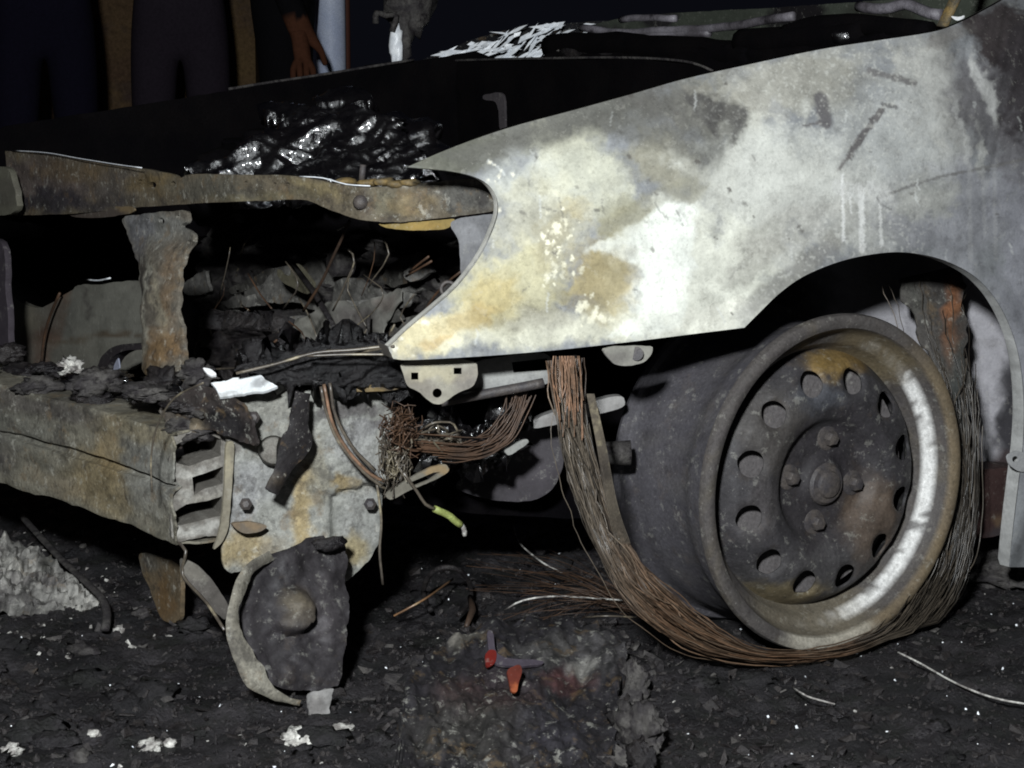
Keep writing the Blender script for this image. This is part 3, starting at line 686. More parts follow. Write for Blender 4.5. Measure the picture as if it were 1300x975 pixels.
# hood latch post
post = sheet('hood_latch_post', [(155, 275), (200, 270), (236, 266), (238, 280), (225, 287), (244, 294), (246, 304), (238, 316), (234, 335), (231, 360), (232, 400), (234, 440), (238, 470), (205, 480), (182, 474), (184, 440), (182, 400), (180, 360), (176, 335), (166, 312), (160, 295)], SXi([(266, -.615), (480, -.66)], 1), car, (104, 98, 88),
      [(200, 290, 40, 20, 0, (116, 116, 112), .8), (180, 300, 16, 30, 0, (96, 96, 100), .7), (192, 380, 5, 60, 3, (164, 160, 146), .8), (212, 400, 5, 60, -8, (150, 142, 122), .6), (190, 440, 5, 30, 0, (150, 144, 128), .7), (215, 440, 18, 24, 0, (118, 92, 60), .8), (222, 360, 8, 50, 0, (112, 94, 74), .7), (184, 370, 5, 40, 0, (60, 56, 54), .7), (198, 470, 16, 10, 0, (120, 96, 58), .6)], cell=4, th=.006, seed=24, warp3=.006, wsc=.025, mottle=.35, mscale=10, jag=1.0, material=M_STEEL,
      shape=lambda P: -.012*np.cos((P[:, 0]-208)/28*1.4)*sst(300, 340, P[:, 1]), holes=[ring(207, 281, 3.6, 10, 4.5), ring(225, 276, 2.4, 8, 3), ring(190, 279, 1.6, 8, 2), ring(238, 308, 2.2, 8, 3)])
sheet('side_post', [(-30, 300), (6, 306), (8, 380), (12, 470), (-30, 480)], SX(-.64), car, (66, 60, 66), cell=6, th=.01, seed=25, warp3=.003)

# ------------------------------------------------------------------ engine bay
sheet('firewall', [(440, 84), (520, 79), (690, 74), (780, 73), (860, 77), (905, 90), (960, 106), (960, 320), (440, 320)], SX(.30), car, (14, 12, 13), [(700, 130, 120, 30, 0, (19, 16, 16), .6)], cell=14, th=.003, seed=26, warp3=.012, material=M_SOOT_SHADE)  # near-black colour holds the shade of the bay as well as soot
wire('cowl_lip', [(500, 80), (600, 76), (690, 74), (780, 73), (840, 75), (880, 80), (905, 90)], SX(.295), .0022, M_GREYCHAR, car)
sheet('far_fender', [(-20, 164), (60, 152), (200, 130), (330, 108), (440, 91), (530, 77), (640, 60), (640, 300), (-20, 300)], SYi([(-20, 1.34), (120, 1.40), (640, 1.42)]), car, (15, 12, 14), [(200, 170, 160, 16, -9, (20, 15, 17), .7), (400, 120, 100, 14, -9, (22, 15, 18), .7)], cell=14, th=.003, seed=27, warp3=.01, material=M_SOOT_SHADE)
wire('far_fender_lip', [(290, 113), (330, 106.5), (400, 96), (440, 89.5), (480, 83), (525, 76)], SY(1.41), .0026, M_GREYCHAR, car)
sheet('engine_bay_shadow_panel', [(-40, 200), (660, 200), (660, 520), (300, 560), (-40, 560)], SX(-.05), car, (10, 9, 11), cell=20, th=.003, seed=28, warp3=.02, material=M_SOOT_SHADE)  # added black backing that keeps the depth behind the radiator dark
# collapsed engine: wet melted plastic over the block
def melt(name, outline, S, parent, amp, seed, sc=22., th=.03, cell=2.8, jag=3., material=None):
    ol = densify(outline, cell, jag, seed); V2, T = triangulate(ol, cell); V = S(V2); N = vnormals(V, T)
    if (N*(V-CAM)).sum() < 0: T = T[:, ::-1]; N = -N
    x, y = V2[:, 0], V2[:, 1]
    xx, yy = x+.4*y, y+.25*x
    yy = yy+9*fbm(x/30., y/20., seed+9, 3)
    n_ = fbm(xx/(sc*3.), yy/(sc*1.2), seed, 3)*1.2-np.abs(fbm(xx/(sc*2.6), yy/(sc*.42), seed+4, 3))*.9
    V = V-N*(amp*n_)[:, None]; N = vnormals(V, T); W, Fc = thicken(V, T, th, N); Fc = [f[::-1] for f in Fc]
    return link_mesh(name, W, Fc, material or M_CHAR, parent, True)
PL = lambda px, py, x, n: SN(at(px, py, SX(x)), n)
melt('melted_intake', [(232, 212), (250, 200), (300, 192), (330, 170), (345, 150), (400, 132), (450, 128), (480, 140), (505, 150), (520, 175), (540, 195), (530, 215), (500, 235), (420, 240), (300, 232)], PL(380, 215, -.42, (-.35, -.25, .45)), car, .020, 3)
melt('melted_air_box', [(325, 136), (350, 128), (420, 134), (500, 150), (512, 165), (470, 165), (400, 150), (340, 145)], PL(420, 145, -.2, (-.3, -.2, .6)), car, .012, 6)
melt('melted_wiring', [(395, 122), (420, 112), (445, 108), (470, 112), (472, 122), (440, 126), (400, 130)], PL(430, 118, -.1, (-.3, -.2, .6)), car, .008, 8)
for q, (x, y, xx, sz) in enumerate([(300, 215, -.35, (.1, .09, .06)), (420, 215, -.3, (.1, .1, .08)), (490, 190, -.25, (.09, .1, .07)), (380, 180, -.2, (.12, .1, .05)), (560, 250, -.2, (.1, .08, .06)), (120, 215, -.3, (.12, .14, .05))]):
    lump('charred_engine_lump', at(x, y+18, SX(xx)), sz, M_SOOT_SHADE if q not in (2,) else M_CHAR, car, 40+q, 4)
eb = np.random.default_rng(77)
for q in range(24):
    cx, cy, rr_ = eb.uniform(245, 560), eb.uniform(335, 440), eb.uniform(14, 36); k = eb.integers(6, 10); an = np.sort(eb.uniform(0, 6.28, k)); rad = rr_*eb.uniform(.4, 1.2, k); gv = int(eb.uniform(46, 112))
    sheet('burnt_engine_part', [(cx+1.3*r0_*math.cos(t), cy+.9*r0_*math.sin(t)) for t, r0_ in zip(an, rad)], SX(eb.uniform(-.30, -.24)), car, (gv+14, gv+12, gv+8), cell=4, th=.006, seed=500+q, warp3=.014, wsc=.05, jag=2., mottle=.4, mscale=10, rnd=2, material=M_STEEL)
for q in range(18):
    a_ = eb.uniform(240, 540); b_ = eb.uniform(300, 420); wire('burnt_wire', [(a_, b_), (a_+eb.uniform(-30, 30), b_+eb.uniform(15, 40)), (a_+eb.uniform(-50, 50), b_+eb.uniform(40, 90))], SX(eb.uniform(-.44, -.36)), eb.uniform(.0006, .0015), [M_WIREG, M_WIREG, M_FAN][q % 3], car, 5, .003, q+300)
sheet('bay_bracket', [(613, 120), (634, 117), (640, 122), (641, 166), (634, 166), (632, 128), (613, 127)], SX(-.02), car, (58, 54, 56), cell=3, th=.004, seed=29)
# condenser sheet with dark edge, and torn grey sheets
cond = sheet('condenser', [(8, 372), (20, 378), (40, 392), (60, 388), (84, 372), (100, 362), (150, 358), (182, 355), (184, 400), (184, 470), (60, 476), (10, 472)], SX(-.50), car, (112, 110, 102),
      [(150, 400, 50, 40, 0, (122, 121, 112), .7), (40, 420, 18, 30, 0, (96, 84, 74), .7), (60, 440, 14, 50, 12, (98, 72, 58), .7), (78, 390, 8, 30, 20, (110, 82, 64), .7), (80, 405, 22, 20, 0, (92, 92, 86), .6), (120, 428, 70, 4, -4, (84, 70, 54), .8), (30, 400, 20, 20, 0, (122, 118, 104), .6), (110, 380, 4, 20, 0, (84, 80, 76), .8), (110, 445, 60, 16, 0, (116, 114, 104), .6)], cell=5, th=.012, seed=30, warp3=.003, jag=1.5, mottle=.22, mscale=16)
v, f = tube_geo(SX(-.515)(curve([(110, 355), (125, 356), (140, 353)], 5)), .0014, 6); link_mesh('pipe_glint', v, f, M_GLASS_GLINT, cond)
wire('condenser_pipe', [(52, 470), (56, 430), (64, 400), (76, 372)], SX(-.52), .0025, M_FAN, cond)
sheet('crumpled_shield', [(350, 440), (356, 418), (380, 402), (404, 396), (412, 384), (440, 382), (452, 390), (470, 380), (490, 372), (506, 366), (510, 380), (498, 398), (486, 420), (488, 445), (430, 455), (355, 458)], SXi([(340, -.34), (520, -.30)]), car, (114, 112, 106),
      [(400, 420, 40, 20, 0, (124, 122, 114), .7), (450, 400, 20, 16, 0, (100, 94, 92), .7), (462, 420, 12, 26, 0, (60, 56, 54), .7), (490, 385, 16, 10, 0, (116, 106, 100), .6)], cell=4.5, seed=32, warp3=.014, wsc=.03, jag=2.5, mottle=.25)
v, f = tube_geo([at(468, 400, SX(-.33)), at(466, 440, SX(-.34))], .003, 6); link_mesh('thin_stay', v, f, M_GREYCHAR, car)
sheet('crumpled_shield', [(248, 420), (252, 402), (262, 400), (268, 420), (284, 412), (300, 404), (314, 406), (310, 424), (290, 440), (252, 442)], SX(-.32), car, (84, 84, 76), cell=4.5, seed=33, warp3=.012, wsc=.03, jag=2.5)
melt('engine_block', [(240, 300), (330, 290), (480, 300), (560, 320), (580, 420), (520, 450), (360, 440), (250, 450)], SX(-.24), car, .05, 12, sc=30, cell=6, material=M_GREYCHAR)
melt('charred_hose_mass', [(250, 420), (300, 415), (345, 430), (350, 455), (300, 470), (250, 468)], SX(-.45), car, .03, 14, sc=20, material=M_DRYCHAR)
pul = at(421, 334, SX(-.29))
v, f = tube_geo([pul+np.array([.03, 0, 0]), pul+np.array([.002, 0, 0]), pul], [.021, .021, .018], 28); link_mesh('pulley', v, f, M_GREYCHAR, car, sharp=40)
sheet('hook_bracket', [(352, 340), (360, 350), (370, 350), (368, 336), (378, 334), (392, 352), (400, 362), (392, 374), (384, 372), (374, 366), (360, 360), (352, 350)], SX(-.34), car, (88, 84, 70), cell=3, th=.004, seed=34)
v, f = tube_geo([at(370, 333, SX(-.35)), at(398, 370, SX(-.37)), at(432, 428, SX(-.41))], [.005, .005, .004], 8, flat=.6); link_mesh('stay_rod', v, f, M_DRYCHAR, car)
for q, (pts, xx) in enumerate([([(445, 280), (430, 310), (408, 358), (385, 395)], -.42), ([(440, 284), (428, 292)], -.42), ([(545, 325), (520, 345)], -.4), ([(548, 332), (515, 350)], -.4), ([(585, 345), (560, 366), (545, 385), (532, 410)], -.40), ([(352, 432), (325, 452), (300, 460)], -.45), ([(262, 400), (270, 430), (290, 450)], -.36), ([(330, 290), (310, 310), (300, 350)], -.25), ([(180, 480), (260, 470), (320, 465), (400, 458), (500, 440)], -.58)]):
    wire('burnt_wire', pts, SX(xx), .0016 if q != 0 else .0022, M_FAN if q in (0, 2, 3, 4, 5) else M_WIREG, car, wob=.001, seed=q)
# cowl, wiper tray, dash and windscreen remains
sheet('dashboard', [(700, 44), (790, 22), (860, 16), (960, 11), (1100, 2), (1330, -20), (1330, 90), (700, 90)], SX(.62), car, (62, 66, 58), [(840, 26, 26, 8, 0, (26, 22, 26), .9, .25), (1010, 16, 40, 20, 0, (18, 14, 18), .95, .2), (1120, 20, 40, 14, 0, (30, 28, 24), .8), (760, 40, 40, 8, 0, (40, 36, 40), .7)], cell=6, th=.03, seed=35, warp3=.006)
for q, (pts, rad, mm) in enumerate([([(740, 36), (800, 40), (860, 38), (920, 33), (1005, 22)], .007, M_PIPE), ([(800, 48), (860, 44), (900, 42)], .006, M_PIPE), ([(790, 24), (820, 22), (860, 23)], .006, M_PIPE), ([(1090, 10), (1150, 8), (1195, 20)], .008, M_PIPE), ([(1000, 44), (1060, 30), (1180, 40)], .016, M_SOOT_SHADE), ([(700, 60), (760, 55), (860, 62), (960, 70)], .022, M_SOOT_SHADE), ([(940, 55), (1000, 50), (1100, 44)], .022, M_SOOT_SHADE), ([(720, 66), (800, 60), (900, 66)], .018, M_DRYCHAR)]):
    wire('scorched_pipe', pts, SXi([(690, .42), (1200, .36)]), rad, mm, car, 10, .004, q)
lump('melted_cap', at(1075, 47, SX(.36)), (.022, .02, .012), M_CHAR, car, 3, 3, .2)
melt('charred_cowl_tray', [(700, 68), (760, 64), (840, 62), (940, 60), (1020, 52), (1140, 44), (1190, 42), (1190, 70), (900, 100), (780, 74), (690, 74)], SXi([(690, .40), (1200, .34)]), car, .008, 21, sc=14, cell=4.5, material=M_SOOT_SHADE)
v, f = tube_geo([at(1196, 34, SX(.33)), at(1216, -8, SX(.36)), at(1236, -60, SX(.42))], .010, 8, flat=.5); link_mesh('pillar_trim', v, f, M_OCHRE, car)
sheet('metal_glint_clip', [(1206, 20), (1218, 22), (1224, 19), (1222, 25), (1214, 27)], SX(.3), car, (230, 230, 230), cell=3, seed=2)
wscr = sheet('windscreen_frame', [(690, 73), (745, 44), (754, 46), (752, 62), (730, 72)], SX(.40), car, (104, 100, 96), [(740, 56, 14, 10, 0, (92, 86, 84), .6)], cell=5, seed=36)
GP = SN(at(620, 66, SX(.46)), (-.70, -.45, .55))
gpoly = np.array([(526, 80), (560, 68), (600, 50), (640, 38), (690, 32), (760, 27), (800, 26), (760, 38), (720, 54), (680, 72), (640, 76), (570, 79)])
rs = np.random.default_rng(11); k = 0
while k < 85:
    cen = rs.uniform((520, 24), (800, 82))
    if not inside(np.array([cen]), gpoly)[0] or (cen[0] > 715 and rs.random() < .6): continue
    k += 1
    a = math.radians(-24+rs.normal(0, 14)); ln, wd = rs.uniform(6, 26), rs.uniform(1.5, 5)
    uu, vv = np.array([math.cos(a), math.sin(a)]), np.array([-math.sin(a), math.cos(a)])
    qd = np.array([cen-uu*ln*rs.uniform(.7, 1), cen-vv*wd*rs.uniform(.3, 1)+uu*ln*rs.uniform(-.3, .3), cen+uu*ln*rs.uniform(.7, 1), cen+vv*wd*rs.uniform(.3, 1)+uu*ln*rs.uniform(-.3, .3)])
    c3 = GP([cen])[0]; V3 = SN(c3, -DV+.25*np.array([0, 0, 1])+rs.normal(0, .3, 3))(qd); nn = DV
    link_mesh('glass_shard', np.concatenate([V3, V3+nn*.004]), [[0, 1, 2, 3], [7, 6, 5, 4], [0, 4, 5, 1], [1, 5, 6, 2], [2, 6, 7, 3], [3, 7, 4, 0]], M_GLASS_GLINT, wscr, smooth=False)
sheet('windscreen_ply', [tuple(p) for p in gpoly], SN(at(620, 66, SX(.49)), (-.70, -.45, .55)), wscr, (24, 24, 27), cell=8, seed=37, warp3=.004, material=M_STEEL)
mir = lump('melted_mirror', at(522, 8, SY(1.56)), (.05, .04, .06), M_GREYCHAR, car, 5, 3, .5)
lump('mirror_drip', at(503, 58, SY(1.54)), (.012, .014, .045), M_GLASS_GLINT, mir, 9, 3, .35)  # white lump carries the mirror's highlight in its colour
lump('mirror_drip', at(512, 40, SY(1.55)), (.02, .02, .05), M_GREYCHAR, mir, 10, 3, .45)
wire('mirror_arm', [(477, 30), (478, 16), (490, 20), (503, 20), (498, 40)], SY(1.53), .006, M_GREYCHAR, mir)

# ------------------------------------------------------------------ bumper beam, its open end, crash plate
def beam_x(y): return -.75-.09*sst(.25, 1.1, y)
def sweep(name, prof, ys, parent, base, blobs=(), th=.0028, seed=1, rag=0.):
    prof = np.asarray(prof, float); seglen = np.r_[0, np.cumsum(np.hypot(*np.diff(prof, axis=0).T))]
    s = np.linspace(0, seglen[-1], max(len(prof), int(seglen[-1]/.006))); pr = np.stack([np.interp(s, seglen, prof[:, 0]), np.interp(s, seglen, prof[:, 1])], 1)
    V = []
    for j, y in enumerate(ys):
        yy = np.full(len(pr), y)
        if j == 0 and rag: yy = yy+rag*fbm(s*60, s*0+seed, seed, 3)
        V.append(np.stack([beam_x(yy)+pr[:, 0], yy, pr[:, 1]+.006*sst(.3, 1.2, yy)], 1))
    V = np.concatenate(V); n = len(pr); T = []
    for j in range(len(ys)-1):
        for i in range(n-1): a = j*n+i; T += [[a, a+1, a+n+1], [a, a+n+1, a+n]]
    T = np.array(T); N = vnormals(V, T)
    V = V+N*(.0022*fbm(V[:, 1]*40, V[:, 2]*60+V[:, 0]*40, seed+1, 3)+.008*fbm(V[:, 1]*7, V[:, 2]*16+V[:, 0]*9, seed, 3))[:, None]
    W, Fc = thicken(V, T, th, N)
    P = np.stack([225-(V[:, 1]-.3)*360, 545+(.305-V[:, 2])*1000], 1)
    col = paint(P, base, blobs, seed=seed, mottle=.38, mscale=12, wscale=18)
    return link_mesh(name, W, Fc, M_STEEL, parent, True, np.concatenate([col, col]), sharp=35)
ys = np.concatenate([np.linspace(.305, .5, 26), np.linspace(.515, 1.2, 44)])
beam = sweep('bumper_beam', [(.095, .300), (.02, .304), (-.003, .303), (-.006, .300), (-.006, .27), (-.007, .2425), (.004, .240), (.004, .235), (-.007, .2325), (-.006, .20), (-.006, .170), (-.003, .166), (.02, .165), (.095, .166)], ys, car, (112, 108, 96),
      [(150, 640, 30, 40, 0, (122, 108, 78), .7), (160, 600, 14, 30, 0, (120, 104, 74), .6), (60, 600, 60, 30, 0, (98, 98, 92), .6), (20, 640, 50, 30, 0, (76, 72, 72), .7), (205, 600, 30, 50, 0, (112, 112, 108), .7), (100, 560, 60, 14, 0, (70, 66, 64), .8), (190, 560, 40, 16, 0, (120, 110, 86), .6), (110, 660, 30, 16, 0, (120, 110, 92), .6), (20, 580, 20, 20, 0, (122, 120, 108), .6)], seed=41, rag=.012)
sheet('beam_end_section', [(216, 556), (240, 548), (268, 544), (288, 552), (291, 600), (289, 650), (284, 678), (250, 684), (218, 690), (216, 640), (226, 612), (215, 592)], SYi([(210, .312), (292, .300)]), beam, (104, 100, 94), [(250, 596, 30, 6, -8, (150, 148, 142), .8), (240, 630, 8, 16, 0, (140, 138, 132), .7), (255, 672, 36, 7, -6, (160, 158, 152), .8), (262, 632, 30, 5, -6, (128, 124, 116), .7)], cell=2.6, th=.06, seed=43, jag=1.4, rnd=1, warp3=.004, wsc=.02, material=M_WHEEL,  # pale blobs paint the lit lips between and below the openings
      holes=[[(222, 566), (240, 556), (266, 551), (281, 558), (280, 578), (262, 584), (240, 592), (224, 588)], [(244, 606), (262, 600), (283, 592), (283, 614), (262, 620), (246, 628)], [(222, 650), (236, 640), (262, 636), (282, 630), (282, 654), (256, 660), (224, 668)]])
sweep('beam_back_wall', [(.099, .312), (.100, .24), (.099, .155)], ys[:24], beam, (96, 92, 84), seed=45, rag=.006)
bh = np.array([beam_x(.84)-.01, .84, .245])
v, f = tube_geo([bh+np.array([.01, 0, 0]), bh], .011, 14); link_mesh('beam_bolt', v, f, M_GLASS_GLINT, beam)
# torn skin draped over the beam end
sheet('torn_cover', [(222, 575), (212, 545), (200, 520), (225, 500), (255, 488), (285, 492), (310, 520), (322, 546), (327, 567), (305, 562), (285, 552), (262, 546), (245, 552), (232, 562)], SYi([(190, .37), (330, .21)]), car, (52, 46, 44), [(240, 540, 26, 12, -20, (112, 102, 86), .8), (290, 540, 30, 20, 30, (20, 18, 20), .9), (262, 505, 40, 10, 0, (40, 36, 34), .7), (215, 530, 14, 16, 0, (96, 90, 82), .6)], cell=4, th=.004, seed=47, warp3=.012, wsc=.03, jag=2.5, material=M_STEEL)
# clutter of char along the beam top
cl = np.random.default_rng(21)
for q in range(34):
    y = cl.uniform(.32, 1.2); zz = .305+cl.uniform(-.005, .03); s = cl.uniform(.012, .034)
    lump('char_clump', (beam_x(y)+cl.uniform(.0, .09), y, zz), (s*cl.uniform(.7, 1.2), s*cl.uniform(.8, 1.6), s*cl.uniform(.3, .6)), [M_DRYCHAR, M_GREYCHAR, M_DRYCHAR, M_CHAR, M_GREYCHAR][q % 5], car, 60+q, 4, .5, 2.4)
for q, (x, y, s, mm) in enumerate([(88, 468, .022, M_ASH), (70, 480, .018, M_GREYCHAR), (110, 500, .03, M_CHAR), (130, 520, .03, M_DRYCHAR), (210, 490, .03, M_DRYCHAR), (235, 505, .03, M_CHAR), (185, 505, .03, M_CHAR), (250, 475, .022, M_GREYCHAR), (40, 500, .03, M_GREYCHAR), (20, 515, .03, M_GREYCHAR)]):
    lump('char_clump', at(x, y, SX(-.68)), (s*.8, s*1.3, s*.7), mm, car, 110+q, 4, .7, 2.4)
# melted lamp shell (curved rim with a bright pane)
sheet('lamp_shell', [(122, 470), (128, 452), (142, 440), (162, 436), (180, 436), (180, 444), (160, 444), (146, 450), (136, 462), (134, 490), (124, 492)], SX(-.60), car, (44, 40, 42), cell=3.5, th=.02, seed=48)
sheet('lamp_pane', [(138, 470), (142, 456), (150, 452), (152, 470)], SX(-.59), car, (150, 154, 170), cell=4, seed=49)
# plates right of the beam end: crash plate with vertical pressings
crash = sheet('crash_plate', [(272, 505), (300, 499), (400, 494), (508, 497), (503, 530), (498, 570), (492, 610), (489, 650), (486, 692), (470, 716), (442, 740), (420, 742), (380, 736), (330, 722), (288, 730), (278, 700), (292, 672), (300, 600), (288, 560), (274, 525)], SYi([(270, .285), (510, .24)]), car, (134, 134, 128),
      [(310, 640, 18, 60, 0, (146, 146, 146), .8), (345, 520, 40, 16, 0, (126, 124, 116), .6), (384, 640, 11, 60, 3, (148, 128, 84), .75, .5), (402, 600, 14, 40, 0, (120, 114, 96), .6), (310, 695, 34, 24, 0, (146, 128, 88), .75, .5), (440, 520, 50, 12, -6, (84, 80, 80), .85, .25), (460, 545, 40, 9, -16, (86, 82, 84), .85, .25), (450, 560, 30, 24, 0, (146, 146, 144), .7), (445, 618, 26, 9, 10, (140, 118, 70), .75, .4), (460, 660, 30, 40, 0, (136, 136, 132), .8), (450, 700, 20, 16, 0, (150, 132, 84), .6), (360, 560, 40, 30, 0, (116, 114, 108), .6), (340, 610, 20, 30, 0, (130, 130, 130), .6), (350, 705, 24, 20, 0, (128, 122, 110), .7), (475, 600, 14, 30, 0, (142, 142, 140), .6), (300, 560, 14, 14, 0, (90, 84, 80), .7)],
      cell=4, th=.003, seed=50, jag=1.2, mottle=.22, mscale=12, material=M_STEEL,
      shape=lambda P: .006*np.sin((P[:, 0]-300)/26.)+.004*fbm(P[:, 0]/24., P[:, 1]/30., 4, 3)+.010*sst(618, 624, P[:, 1]+.2*(P[:, 0]-450)+5*fbm(P[:, 0]/14., P[:, 1]/14., 9, 2))*sst(415, 425, P[:, 0]))
sheet('alloy_strip', [(268, 486), (300, 480), (330, 476), (337, 482), (352, 490), (338, 496), (280, 503), (276, 496)], SN(at(300, 492, SY(.25)), (-.3, -.45, .6)), crash, (216, 219, 220), [(330, 488, 14, 5, -10, (120, 120, 122), .7), (290, 500, 14, 3, -8, (150, 150, 150), .6)], cell=2.5, th=.004, seed=51, mottle=.12, rnd=0, jag=1.)  # white base colour stands for the glossy face catching the lamp
sheet('alloy_strip', [(256, 466), (268, 468), (276, 476), (266, 478)], SN(at(266, 470, SY(.27)), (-.3, -.45, .6)), crash, (220, 220, 220), cell=3, th=.003, seed=52)
sheet('beam_end_strap', [(287, 560), (298, 560), (296, 600), (293, 640), (290, 672), (282, 690), (270, 700), (278, 680), (284, 640), (286, 600)], SY(.27), crash, (124, 118, 104), [(290, 580, 6, 30, 0, (150, 142, 120), .6)], cell=3, th=.004, seed=53)
sheet('pressed_cup', [(292, 664), (320, 662), (342, 668), (330, 676), (306, 678)], SY(.255), crash, (108, 98, 86), [(320, 668, 20, 5, 0, (130, 110, 84), .6)], cell=3, th=.006, seed=54)
v, f = tube_geo([at(347, 572, SY(.26)), at(347, 572, SY(.25))], [.018, .014], 18); link_mesh('pressed_boss', v, f, M_BOSS, crash)
for q, (x, y, w) in enumerate([(322, 530, .262), (470, 640, .245), (312, 640, .268), (420, 690, .25)]):
    p0 = at(x, y, SY(w)); p1 = at(x, y, SY(w-.008)); v, f = tube_geo([p0, p1, at(x, y, SY(w-.011))], [.008, .0075, .004], 6); link_mesh('bolt', v, f, M_LUG, crash, sharp=35)
# black molten duct that lies across, charred rod hanging from it
melt('melted_duct', [(296, 468), (330, 455), (370, 446), (410, 436), (450, 434), (500, 440), (515, 455), (510, 492), (470, 494), (420, 488), (380, 490), (350, 488), (335, 478)], SYi([(290, .27), (515, .17)]), car, .014, 31, sc=16, cell=3, th=.03, jag=2., material=M_TAR)
wire('duct_wire', [(300, 474), (350, 462), (400, 448), (450, 444), (500, 438)], SYi([(290, .24), (515, .13)]), .0018, M_WIREG, car)
wire('duct_wire', [(390, 452), (440, 450), (495, 450)], SYi([(290, .23), (515, .12)]), .0015, M_WIREG, car)
sheet('duct_bracket', [(410, 484), (470, 486), (512, 482), (512, 494), (470, 498), (420, 496)], SYi([(400, .235), (515, .18)]), car, (104, 88, 58), [(490, 488, 20, 6, 0, (60, 54, 50), .7)], cell=4, th=.003, seed=55, material=M_STEEL)
rod = ribbon('charred_rod', [(384, 498, .215, 10), (378, 530, .21, 14), (376, 560, .205, 18), (362, 592, .205, 13), (344, 624, .205, 10)], car, (34, 31, 32), [(348, 612, 10, 10, 0, (70, 60, 46), .5)], th=.014, seed=56, warp3=.004)
for q, pts in enumerate([[(412, 488), (420, 530), (440, 570), (470, 602), (490, 612)], [(418, 486), (426, 528), (446, 566), (476, 598)], [(408, 490), (414, 520), (430, 560), (460, 598), (488, 620)]]):
    wire('hanging_wire', pts, SYi([(400, .215), (500, .19)]), .0022, [M_COPPER, M_WIREG, M_WIREG][q], car, wob=.001, seed=q)
wire('hanging_wire', [(258, 486), (222, 505), (200, 540), (192, 580), (193, 625)], SX(-.80), .0012, M_WIREG, car)
wire('hanging_wire', [(478, 610), (484, 660), (482, 700), (486, 742)], SY(.2), .0018, M_WIREG, car)
# wire tangle under the tab
def tangle(name, cx, cy, rx, ry, y0, n, parent, material, seed, rad=.0012):
    q_ = np.random.default_rng(seed); G = []
    for i in range(n):
        k = q_.integers(5, 9); w_ = np.cumsum(q_.normal(0, .45, (k, 2)), 0); w_ = w_-w_.mean(0)+q_.normal(0, .3, 2)
        p = np.stack([cx+rx*np.clip(w_[:, 0], -1.3, 1.3), cy+ry*np.clip(w_[:, 1], -1.3, 1.3), y0+q_.normal(0, .012, k)], 1); c = curve(p, 6.)
        G.append(tube_geo(np.concatenate([SY(w[2])([w[:2]]) for w in c]), rad*q_.uniform(.7, 1.4), 4, False))
    o = link_mesh(name, *merge(G), material, parent); o['kind'] = 'stuff'; return o
tangle('burnt_wiring_loom', 510, 545, 22, 28, .16, 60, car, M_FAN, 3, .0007)
tangle('burnt_wiring_loom', 500, 588, 18, 34, .165, 60, car, M_WIREG, 4, .0007)
tangle('burnt_wiring_loom', 565, 560, 34, 18, .18, 24, car, M_WIREG, 5)
G = []
for i in range(34):
    q_ = r_.uniform(-8, 8); G.append(tube_geo(SYi([(500, .17), (700, .13)])(curve([(548+q_*3, 572+q_*1.5), (600+r_.normal(0, 8), 574+q_*1.2), (635+q_*.8, 556+q_*1.4), (655+q_*.8, 525+q_*.6), (662+q_*1.3, 503+r_.normal(0, 7))], 8))+r_.normal(0, .005, 3), .0008, 4, False))
o = link_mesh('burnt_wiring_loom', *merge(G), M_FAN, car); o['kind'] = 'stuff'
melt('melted_connector', [(545, 545), (575, 535), (600, 555), (640, 545), (655, 515), (670, 508), (672, 530), (650, 570), (600, 590), (560, 590), (540, 575)], SYi([(500, .20), (700, .16)]), car, .015, 33, sc=10, cell=3.5)
sheet('connector_box', [(488, 628), (520, 608), (545, 594), (566, 588), (572, 598), (548, 612), (520, 622), (496, 636)], SY(.15), car, (112, 108, 98), [(555, 594, 14, 6, 0, (150, 126, 90), .7)], cell=3, th=.004, seed=58, holes=[[(522, 612), (550, 600), (560, 599), (546, 609), (524, 618)]])
sheet('small_plate', [(640, 572), (668, 556), (672, 562), (646, 580)], SY(.15), car, (150, 150, 146), cell=4, th=.003, seed=59)
wire('sleeve_wire', [(512, 600), (530, 625), (540, 640), (552, 646)], SY(.13), .002, M_WIREG, car)
wire('sleeve_wire', [(552, 646), (565, 652), (576, 660), (585, 666)], SY(.13), .0045, M_GREEN, car, 6, .002, 4)
wire('sleeve_wire', [(584, 664), (588, 672), (590, 680)], SY(.13), .003, M_ASH, car, 6, .002, 5)

# ------------------------------------------------------------------ under the beam
sheet('tow_strut', [(174, 700), (205, 708), (228, 714), (230, 760), (228, 792), (205, 788), (195, 760), (180, 725)], SX(-.66), car, (96, 84, 66), [(210, 760, 12, 30, 0, (104, 80, 50), .7), (190, 715, 16, 12, 0, (84, 82, 76), .7)], cell=5, th=.006, seed=60, warp3=.003, material=M_STEEL)
sheet('bent_stay', [(232, 708), (250, 716), (268, 735), (280, 752), (292, 770), (288, 790), (270, 775), (250, 755), (234, 735)], SY(.30), car, (84, 80, 76), [(245, 725, 16, 10, 40, (112, 108, 100), .7)], cell=4, th=.01, seed=61, warp3=.005)
wire('stay_wire', [(196, 655), (222, 685), (236, 700), (232, 730), (262, 765), (285, 800)], SX(-.75), .002, M_WIREG, car)
sheet('under_beam_shade_sheet', [(-60, 560), (240, 640), (300, 700), (290, 760), (230, 770), (100, 700), (-60, 640)], SX(-.40), car, (12, 10, 12), cell=16, th=.003, seed=62, warp3=.01, material=M_SOOT_SHADE)  # added black sheet painting the shade beneath the beam

